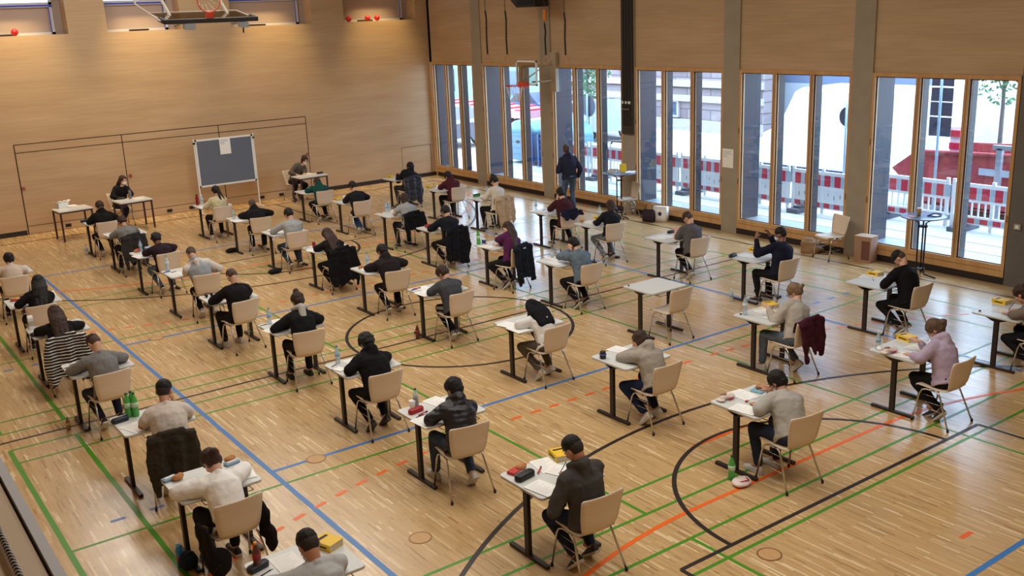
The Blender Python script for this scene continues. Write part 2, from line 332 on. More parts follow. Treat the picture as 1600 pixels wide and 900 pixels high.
# ---------------------------------------------------------------- floor markings
ML = {'k': mat('line_black', (34,24,24), .4), 'g': mat('line_green', (72,142,30), .35), 'b': mat('line_blue', (62,122,190), .35), 'o': mat('line_orange', (240,104,26), .35)}
LN = {'k': 0, 'g': 0, 'b': 0, 'o': 0}; NM = {'k':'black','g':'green','b':'blue','o':'orange'}; ZL = {'g':.0008,'b':.0014,'o':.002,'k':.0026}
def marking(mb, c):
    o = struct('floor_line_%s' % NM[c], mb, ML[c]); return o
def hl(c, y, x0, x1, w=.045): marking(MB().box(x0, x1, y-w/2, y+w/2, .0001, ZL[c]), c)
def vl_(c, x, y0, y1, w=.045): marking(MB().box(x-w/2, x+w/2, y0, y1, .0001, ZL[c]+.0003), c)
def arc(c, cx, cy, r, a0, a1, w=.05, dash=None):
    if dash:
        n = int(math.radians(a1-a0)*r/(2*dash)); 
        mb = MB()
        for i in range(n):
            t0 = math.radians(a0)+i*2*dash/r; t1 = t0+dash/r
            p = [(cx+(r-w/2)*math.cos(t0), cy+(r-w/2)*math.sin(t0)), (cx+(r+w/2)*math.cos(t0), cy+(r+w/2)*math.sin(t0)), (cx+(r+w/2)*math.cos(t1), cy+(r+w/2)*math.sin(t1)), (cx+(r-w/2)*math.cos(t1), cy+(r-w/2)*math.sin(t1))]
            mb.prism(p, .0001, ZL[c])
        marking(mb, c); return
    n = max(12, int(abs(a1-a0)/2)); inn = []; out = []
    for i in range(n+1):
        t = math.radians(a0+(a1-a0)*i/n); inn.append((cx+(r-w/2)*math.cos(t), cy+(r-w/2)*math.sin(t))); out.append((cx+(r+w/2)*math.cos(t), cy+(r+w/2)*math.sin(t)))
    mb = MB()
    for i in range(n): mb.prism([inn[i], out[i], out[i+1], inn[i+1]], .0001, ZL[c]+.0006)
    marking(mb, c)
CX, CY = -8.31, -14.06
for s in (1, -1):      # s=1 far half, -1 near half
    Y = lambda d: CY+s*d
    hl('k', Y(7.34), CX-2.45, CX+2.45); 
    for x in (CX-2.45, CX+2.45): vl_('k', x, min(Y(7.34), Y(13.15)), max(Y(7.34), Y(13.15)))
    arc('k', CX, Y(7.34), 1.79, 0 if s < 0 else 180, 180 if s < 0 else 360)
    arc('k', CX, Y(11.55), 6.73, 0 if s < 0 else 180, 180 if s < 0 else 360)
    hl('k', Y(13.15), -16, -.62)
    # handball
    hl('o', Y(6.63), CX-1.5, CX+1.5); g0 = Y(12.63)
    arc('o', CX-1.5, g0, 6.0, 90 if s < 0 else 180, 180 if s < 0 else 270); arc('o', CX+1.5, g0, 6.0, 0 if s < 0 else 270, 90 if s < 0 else 360)
    arc('o', CX-1.5, g0, 9.05, 95 if s < 0 else 190, 170 if s < 0 else 265, dash=.15); arc('o', CX+1.5, g0, 9.05, 12 if s < 0 else 272, 88 if s < 0 else 350, dash=.15)
    mb = MB()
    for i in range(-5, 6): mb.box(CX+i*.3-.075, CX+i*.3+.075, Y(3.57)-.025, Y(3.57)+.025, .0001, .002)
    marking(mb, 'o'); hl('o', Y(5.6), CX-.5, CX+.5, .05); hl('o', Y(8.61), CX-.09, CX+.09, .05)
    # volleyball
    hl('b', Y(2.98), CX-4.5, CX+4.5, .055); hl('b', Y(9), CX-4.5, CX+4.5, .055)
    for q in range(4): hl('b', Y(2.98), CX-6.25+q*.4, CX-6.1+q*.4, .05); hl('b', Y(2.98), CX+4.7+q*.4, CX+4.85+q*.4, .05)
for x in (CX-4.5, CX+4.5): vl_('b', x, CY-9, CY+9, .06)
arc('k', CX, CY, 1.82, 0, 360); hl('k', CY, -16, -.62); vl_('k', -.63, CY-13.15, CY+13.15); vl_('k', -15.98, CY-13.15, CY+13.15)
for y0 in (-14.36, -21.09+.02, -7.66+.02):   # three badminton courts across the hall
    for dy in (0, -.46, -5.64, -6.1): hl('g', y0+dy, -15.04, -1.64, .04)
    for x in (-15.04, -14.28, -10.29, -6.25, -2.36, -1.64): vl_('g', x, y0-6.1, y0, .04 if x > -14 else .055)
    hl('g', y0-3.05, -15.04, -10.29, .04); hl('g', y0-3.05, -6.25, -1.64, .04)
MC_cover = wood('floor_cover', (204,164,114), (190,148,98), 1, .4)
for i, (x, y) in enumerate(((-12.27,-19.39), (-9.96,-21.73), (-12.27,-17.06), (-4.35,-17.06), (-12.27,-11.06))):
    t = empty('floor_socket_cover', (x, y, .0)); tag(t, 'round wooden floor cover with thin brass ring, '+['near the left bottom beside the puffer wearer','lowest on the right floor','on the blue line, left of middle','on the blue line by the windows','farther up on the left floor'][i], 'floor cover', 'round sleeve covers in the floor')
    MB().lathe([(.115,.0005),(.115,.004),(.10,.0045),(.10,.0005)], seg=32).build('ring', mat('brass_dull', (150,112,70), .4, metal=.5), t); MB().lathe([(.10,.0005),(.10,.0038)], seg=32).build('lid', MC_cover, t)
# ---------------------------------------------------------------- ceiling lamps and wall washers
for i, x in enumerate((-11.8, -8.0)):
    for j, y in enumerate((-3.5, -8.5, -13.5, -18.5, -23.5)):
        L = bpy.data.lights.new('hall_lamp', 'AREA'); L.shape = 'RECTANGLE'; L.size = 1.3; L.size_y = 2.8; L.energy = LAMP; L.color = (1,.95,.86)
        lo = bpy.data.objects.new('hall_lamp_light', L); COL.objects.link(lo); lo.location = (x, y, 7.55)
        t = empty('ceiling_lamp', (x, y, 7.7)); tag(t, 'long white ceiling lamp, %s from the windows, %s from the back wall' % (['farther row','nearer row'][i], ['first','second','third','fourth','fifth'][j]), 'lamp', 'ceiling lamps above the hall'); lo.parent = t; lo.location = (0, 0, -.15)
        MB().box(-.7, .7, -1.45, 1.45, 0, .1).build('housing', M_white, t)
for i, (a, b_) in enumerate(WX):
    x = (a+b_)/2-.05; t = empty('wall_washer', (x, -.75, 7.3)); tag(t, 'small warm spotlight above the %s high window of the back wall' % ['first','second','third','fourth'][i], 'spotlight', 'warm wall washers above the back wall')
    MB().tube([(0,0,.5),(0,0,.06)], .02).build('stem', M_black, t); MB().lathe([(.05,.05),(.09,.0),(.09,-.12),(.08,-.12),(.045,.03)], seg=20).build('shade', M_black, t, True)
    L = bpy.data.lights.new('washer', 'SPOT'); L.energy = WASH; L.color = (1,.72,.32); L.spot_size = math.radians(56); L.spot_blend = 1; L.shadow_soft_size = .06
    lo = bpy.data.objects.new('washer_light', L); COL.objects.link(lo); lo.parent = t; lo.location = (0,0,-.08); lo.rotation_euler = V((0,.70,-3.5)).to_track_quat('-Z','Y').to_euler()
# ---------------------------------------------------------------- outside
struct('ground_outside', MB().box(.35, 60, -45, 45, -.25, -.02), mat('pale_paving', (186,186,184), .9, var=.06, vscale=1.5))
pv = MB()
for x in (1.2, 1.9, 2.6): pv.box(x, x+.025, -20, 2, -.019, -.015)
struct('pavement_joint', pv, mat('paving_joint', (110,110,112), .9))
def barrier(x, y0, y1, rz, lab, solid=0):
    t = empty('barrier_fence', (x, y0, 0), rz); tag(t, lab, 'barrier', 'red and white barrier fences along the street')
    Ln = y0-y1; f = MB(); n = 12
    f.box(-.03,.03,-Ln+.02,0,.60,1.0); f.box(-.03,.03,-Ln+.02,0,.12,.30)
    for k in range(n+1):
        yy = -k*(Ln-.06)/n; f.box(-.018, .018, yy-.028, yy, .28, .62)
    if solid: f.box(-.012,.012,-Ln+.03,-.02,.28,.62)
    for k in (0,6,12): f.box(-.028,.028, -k*(Ln-.1)/n-.07, -k*(Ln-.1)/n, .0, 1.07)
    f.build('frame', MW, t)
    rb = MB(); gb = MB()
    for k in range(6):
        a = -.1-k*(Ln-.12)/6; rb.box(-.034,.034,a-.17,a,.66,.92); gb.box(-.033,.033,a-.33,a-.18,.66,.92); rb.box(-.034,.034,a-.17,a,.15,.26); gb.box(-.033,.033,a-.33,a-.18,.15,.26)
    rb.build('red_band', MR, t); gb.build('grey_band', MG, t)
    if solid:
        sl = MB()
        for k in range(9): yy = -.2-k*(Ln-.3)/9; sl.box(-.022,-.019,yy-.02,yy-.008,.36+.04*(k%3),.46+.03*(k%2))
        sl.build('slots', M_black, t)
    for yy in (-.3,):
        MB().box(-.38,.38,yy-.16,yy+.16,-.02,.08).box(-.2,.2,yy-.1,yy+.1,.08,.13).build('foot_block', mat('rubber_foot_grey', (84,88,100), .8), t)
MW = mat('barrier_white', (228,228,228), .5); MR = mat('barrier_red', (190,30,58), .5); MG = mat('barrier_grey', (165,178,190), .4)
pos = ['behind the round traffic sign','second from the standing person','outside the fourth window bay','past the fourth bay','outside the fifth window bay, left part','outside the fifth bay, middle','outside the fifth bay, right part','by the container, left part','by the container, middle','by the container, right']
for k in range(6): barrier(2.88+.02*k, -2.4-1.85*k, -4.2-1.85*k, 0, 'red and white plastic street barrier '+pos[k], k > 1)
for k in range(3): barrier(3.62, -13.5-1.9*k, -15.35-1.9*k, 0, 'red and white plastic street barrier '+pos[7+k])
# red container
t = empty('rubble_container', (5, -15.5, 0)); tag(t, 'open red steel container for rubble standing behind the barrier', 'container')
b = MB(); b.rings([[(0,2.5,.9),(0,1.9,1.35),(0,-2.6,1.5),(0,-2.1,.15),(0,1.6,.15)],[(.06,2.5,.9),(.06,1.9,1.35),(.06,-2.6,1.5),(.06,-2.1,.15),(.06,1.6,.15)]]); b.rings([[(2.0,2.5,.9),(2.0,1.9,1.35),(2.0,-2.6,1.5),(2.0,-2.1,.15),(2.0,1.6,.15)],[(2.06,2.5,.9),(2.06,1.9,1.35),(2.06,-2.6,1.5),(2.06,-2.1,.15),(2.06,1.6,.15)]])
b.box(0,2.06,-2.1,1.6,.12,.18); b.obox((1.03,2.05,.55), V((1,0,0)), V((0,.75,.66)), V((0,-.66,.75)), 1.0,.55,.03)
MRC = mat('container_red', (158,58,62), .6, var=.3, vscale=3)
b.build('body', MRC, t); MB().tube([(-.02,1.9,1.36),(-.02,-2.6,1.51)], .045).build('rim', MRC, t)
MB().box(-.03,0,-.9,.3,.95,1.1).build('sign_plate', mat('plate_pale', (170,184,196), .5), t)
MB().ell((.35,1.0,.85), .3,.42,.3).build('blue_bag', mat('blue_tarp', (40,170,225), .5), t, True)
# vans
def van(name, lab, x, y, rz, L_, H, W_, dark, sill=1):
    t = empty(name, (x, y, 0), rz); tag(t, lab, 'van'); MV = mat('van_white', (236,238,240), .35)
    zb = .45 if sill else .14
    prof = [(L_/2, zb), (L_/2, 1.1), (L_/2-.55, 1.35), (L_/2-1.1, H-.12), (L_/2-1.35, H), (-L_/2+.1, H+.02), (-L_/2, H-.1), (-L_/2, zb)]
    rs = []
    for xx, sc_ in ((-W_/2,.0),(-W_/2+.12,.0),(W_/2-.12,.0),(W_/2,.0)):
        ins = .10 if abs(xx) == W_/2 else 0; rs.append([(xx, yy*(1-ins*.15), zz-(ins if zz > 1.3 else 0)) for yy, zz in prof])
    MB_ = MB(); MB_.rings(rs); MB_.build('body', MV, t)
    MB().box(-W_/2-.01, W_/2+.01, -L_/2+.05, L_/2-.05, *((.38, .62) if sill else (.10, .2))).build('lower_sill', mat('van_trim_dark', (60,70,100), .6), t)
    for sy in (-L_/2+1.0, L_/2-1.0):
        for sx in (-1, 1):
            wv = MB(); wv.rings([[(sx*W_/2+d, sy+.34*math.cos(a*PI/9), .34+.34*math.sin(a*PI/9)) for a in range(18)] for d in ((-.12, .03) if sill else (-.16*sx-.02, -.16*sx+.02))]); wo = wv.build('wheel', M_black, t)
            h = MB(); h.rings([[(sx*W_/2+d, sy+.18*math.cos(a*PI/6), .34+.18*math.sin(a*PI/6)) for a in range(12)] for d in (((-.13,.04) if sx > 0 else (-.04,.1)) if sill else (-.16*sx-.03, -.16*sx+.03))]); h.build('hub', M_sill, wo)
    if sill: MB().box(-W_/2-.012, -W_/2+.0, L_/2-1.35, L_/2-.75, 1.4, H-.45).build('side_window', mat('van_glass', (60,72,90), .1), t)
van('delivery_van', 'large white delivery van outside the fifth window bay', 8.35, -9.85, math.radians(0), 5.7, 2.48, 2.0, 1, 0)
van('delivery_van', 'white van with dark sill parked beyond the red container', 11.1, -13.3, math.radians(0), 6.0, 2.55, 2.0, 1)
def car(lab, x, y, rz, col):
    t = empty('parked_car', (x, y, 0), rz); tag(t, lab, 'car'); mv = mat('car_paint_%d' % col[0], col, .3)
    pr = [(2.1,.35),(2.15,.7),(1.2,.95),(.55,1.42),(-.9,1.48),(-1.7,1.05),(-2.1,.95),(-2.15,.4)]
    b = MB(); b.rings([[(xx, yy*s, zz*1.0) for yy, zz in pr] for xx, s in ((-.85,.97),(-.75,1),(.75,1),(.85,.97))]); b.build('body', mv, t)
    pg = [(1.0,1.0),(.5,1.36),(-.85,1.41),(-1.45,1.05)]
    b = MB(); b.rings([[(xx, yy, zz) for yy, zz in pg] for xx in (-.865,.865)]); b.build('side_glass', mat('car_glass', (22,28,36), .3), t)
    for sy in (-1.3, 1.35):
        for sx in (-1, 1):
            wv = MB(); wv.rings([[(sx*.78+d, sy+.33*math.cos(a*PI/9), .33+.33*math.sin(a*PI/9)) for a in range(18)] for d in (-.1,.1)]); wo = wv.build('wheel', M_black, t)
            h = MB(); h.rings([[(sx*.78+d, sy+.2*math.cos(a*PI/6), .33+.2*math.sin(a*PI/6)) for a in range(12)] for d in (-.11,.11)]); h.build('rim', M_sill, wo)
car('silver white car parked on the street behind the leafy tree', 9.6, 3.6, math.radians(-12), (150,160,176))
car('dark car seen through the second window bay', 11.5, 9.6, math.radians(-10), (50,72,120))
car('dark grey car with pale bumper outside the first window bay', 4.6, 6.9, math.radians(0), (84,84,96))
# recycling containers
def igloo(x, y, lab, col, c2):
    t = empty('recycling_container', (x, y, 0)); tag(t, lab, 'recycling bin', 'rounded recycling containers outside the second bay')
    mm = mat('igloo_%d' % col[0], tuple(int(c*.68) for c in col), .45); b = MB(); b.rings([[(a_*.62, b_*.75, z) for a_, b_ in rrect(2, 2, .3)] for z in (.1, 1.0)]); b.build('body', mm, t)
    b = MB(); b.rings([[(a_*.62, b_*.75*math.cos(q)+0, 1.0+.45*math.sin(q)) for a_, b_ in rrect(2, 2, .3)] for q in (0,.4,.8,1.1,1.4)]); b.build('dome', mat('igloo_dome', (104,156,170), .3), t, True)
    for zz in (.3,.5,.7,.9): MB().box(-.635,-.62,-.66,.66,zz,zz+.02).build('rib', mat('igloo_rib', c2, .5), t)
    for yy in (-.74,.66): MB().box(-.66,-.58,yy,yy+.08,0,1.05).build('post', mat('igloo_post', (40,84,150), .5), t)
    MB().ell((-.63,.1,.72),.01,.12,.05).build('opening', M_black, t)
igloo(3.9, -.1, 'pale blue recycling container with rounded lid, left one', (130,190,215), (60,110,160))
igloo(3.9, -1.85, 'pale blue recycling container with rounded lid, right one', (120,186,214), (60,110,160))
# signs
def post(name, x, y, h, lab, cat): 
    t = empty(name, (x, y, 0)); tag(t, lab, cat); MB().tube([(0,0,0),(0,0,h)], .032, 10).build('pole', mat('galvanised', (150,178,200), .4, metal=.4), t, True); return t
def disc(t, z, r, col, m, x=.05, name='sign_disc'):
    b = MB(); b.rings([[(x+d, r*math.cos(a*PI/16), z+r*math.sin(a*PI/16)) for a in range(32)] for d in (-.006,.006)]); return b.build(name, mat(m, col, .5), t)
t = post('traffic_sign', 4, -12.36, 2.5, 'round traffic sign seen from behind outside the fifth bay', 'traffic sign'); disc(t, 2.17, .24, (52,62,84), 'sign_back')
t = post('traffic_sign', 4.5, -2.2, 2.3, 'round traffic sign seen from behind beside the leafy tree', 'traffic sign'); disc(t, 1.9, .34, (52,62,84), 'sign_back')
t = post('traffic_sign', 4.85, -12.85, 3.6, 'round no-stopping sign with red ring at the top of the last bay', 'traffic sign')
disc(t, 3.25, .27, (235,235,240), 'sign_white', -.04); disc(t, 3.25, .25, (205,40,70), 'sign_red', -.05, 'red_ring'); disc(t, 3.25, .17, (60,90,190), 'sign_blue', -.06, 'blue_field')
t = post('sign_post', 4.2, -14.62, 3.9, 'tall galvanised post carrying four stacked sign backs outside the last bay', 'sign post')
for z0, z1 in ((2.95,3.5),(2.62,2.92),(2.3,2.6),(1.85,2.27)): MB().box(.04,.06,-.26,.26,z0,z1).build('sign_plate', mat('sign_back', (52,62,84), .5), t)
t = post('street_beacon', 6, -14.0, 1.25, 'red and white striped marker post right of the sign post', 'marker post')
for z0 in (1.62,1.32,1.1): MB().box(-.05,.0,-.13,.13,z0,z0+.15).build('red_stripe', MR, t)
MB().box(.0,.04,-.14,.14,1.0,1.85).build('board', MW, t)
t = empty('bike_stand', (3.3,-5.0,0)); tag(t, 'curved dark steel bicycle hoop behind the barrier', 'bike stand'); MB().tube([(0,-.35,0),(0,-.35,.95),(0,-.25,1.1),(0,.25,1.1),(0,.35,.95),(0,.35,0)], .03).build('hoop', M_steel, t, True)
t = empty('post_frame', (4.5,-15.9,0)); tag(t, 'pale grey post with crossbar standing by the red container', 'post'); MB().box(-.05,.05,-.06,.06,0,1.65).build('upright', M_sill, t); MB().box(-.05,.05,-.75,.15,1.62,1.72).build('crossbar', M_sill, t)
# buildings
t = empty('sandstone_building', (13.5, 6, 0)); tag(t, 'sandstone house front with rusticated blocks across the street', 'building')
MB().box(0,.9,-7.9,4.3,-.1,14).build('facade', blockwork(), t)
MB().box(-.25,0,-7.9,4.3,-.05,.42).box(-.15,0,-7.9,4.3,1.15,1.4).box(-.22,0,-7.9,4.3,1.75,2.0).build('ledge', mat('sandstone_pale', (176,168,170), .9), t)
for yy, z0, z1 in ((-3.0,.55,1.1),(0.4,.55,1.1),(-3.4,2.45,4.2),(-.2,2.45,4.2),(3.2,2.45,4.2),(-6.6,2.45,4.2)):
    f = MB().box(-.12,.02,yy-.5,yy+.5,z0-.08,z0).box(-.1,.02,yy-.5,yy-.4,z0,z1).box(-.1,.02,yy+.4,yy+.5,z0,z1).box(-.12,.02,yy-.5,yy+.5,z1,z1+.1).build('window', mat('sandstone_pale', (176,168,170), .9), t)
    MB().box(-.02,.01,yy-.4,yy+.4,z0,z1).build('pane', mat('dark_pane', (80,96,116), .2), f)
t = empty('grey_building', (15, 0, 0)); tag(t, 'dark grey smooth building wall above the white vans', 'building')
MB().box(0,1,-7.4,-1.0,-.1,10).build('wall', mat('slate_wall', (92,106,132), .7), t); MB().box(-.06,0,-3.4,-1.6,.1,1.9).build('garage_door', mat('pale_door', (150,160,170), .6), t)
t = empty('teal_building', (16, 18.5, 0)); tag(t, 'low pale building with teal lower panels far outside the second bay', 'building')
MB().box(0,4,-6,14,-.1,2.4).build('wall', mat('pale_mint', (130,172,172), .8), t); MB().box(-.1,0,-6,14,2.4,2.8).build('eaves', M_clad, t)
for q in range(5): MB().box(-.04,0,-5.5+q*3.5,-4.0+q*3.5,.6,1.9).build('window', mat('dark_pane', (80,96,116), .2), t)
t = empty('pink_striped_trailer', (6.4, 9.0, 0)); tag(t, 'pink and white striped load area outside the first window bay', 'trailer')
MB().box(1.6,3.4,-3,6,.7,1.0).build('bed', mat('pinkish', (205,150,160), .7), t)
for q in range(6): MB().box(1.6,3.4,-3+q*1.5,-2.4+q*1.5,1.0,1.06).build('slat', MR, t)
for q in (-2,4): MB().ell((2.5,q,.35),.9,.34,.36).build('wheel', M_black, t, True)
# trees
def tree(x, y, h, r, n, lab, sd, z0):
    rnd = random.Random(sd); t = empty('street_tree', (x, y, 0)); tag(t, lab, 'tree')
    MB().tube([(0,0,0),(.03,.02,h*.4),(-.03,.05,h*.8)], .07, 8, .03).build('trunk', mat('bark', (90,84,84), .9), t, True)
    f = MB()
    for i in range(n):
        a = V((rnd.gauss(0,1), rnd.gauss(0,1), rnd.gauss(0,1))).normalized()*r*rnd.random()**.4; a.z *= (h-z0)/2/r; a.z += (h+z0)/2
        u = V((rnd.gauss(0,1), rnd.gauss(0,1), rnd.gauss(0,1))).normalized(); w_ = u.cross(V((rnd.gauss(0,1), rnd.gauss(0,1), rnd.gauss(0,1)))).normalized(); s = rnd.uniform(.05,.09)
        f.add([a-u*s, a+w_*s*.5, a+u*s, a-w_*s*.5], [(0,1,2,3)])
    f.build('leaves', mat('leaf_green', (58,112,66), .7), t)
    b = MB()
    for i in range(9):
        a = rnd.random()*6.28; b.tube([(0,0,h*.45+i*.05), (r*.5*math.cos(a), r*.5*math.sin(a), h*.6+i*.12)], .02, 5)
    b.build('branches', mat('bark', (90,84,84), .9), t)
tree(8.2, 2.15, 5.0, 1.0, 1900, 'young leafy street tree outside the third window bay', 3, 1.5)
tree(8.8, -13.6, 5.2, 1.1, 1300, 'leafy street tree at the right end of the last bay', 5, 2.1)
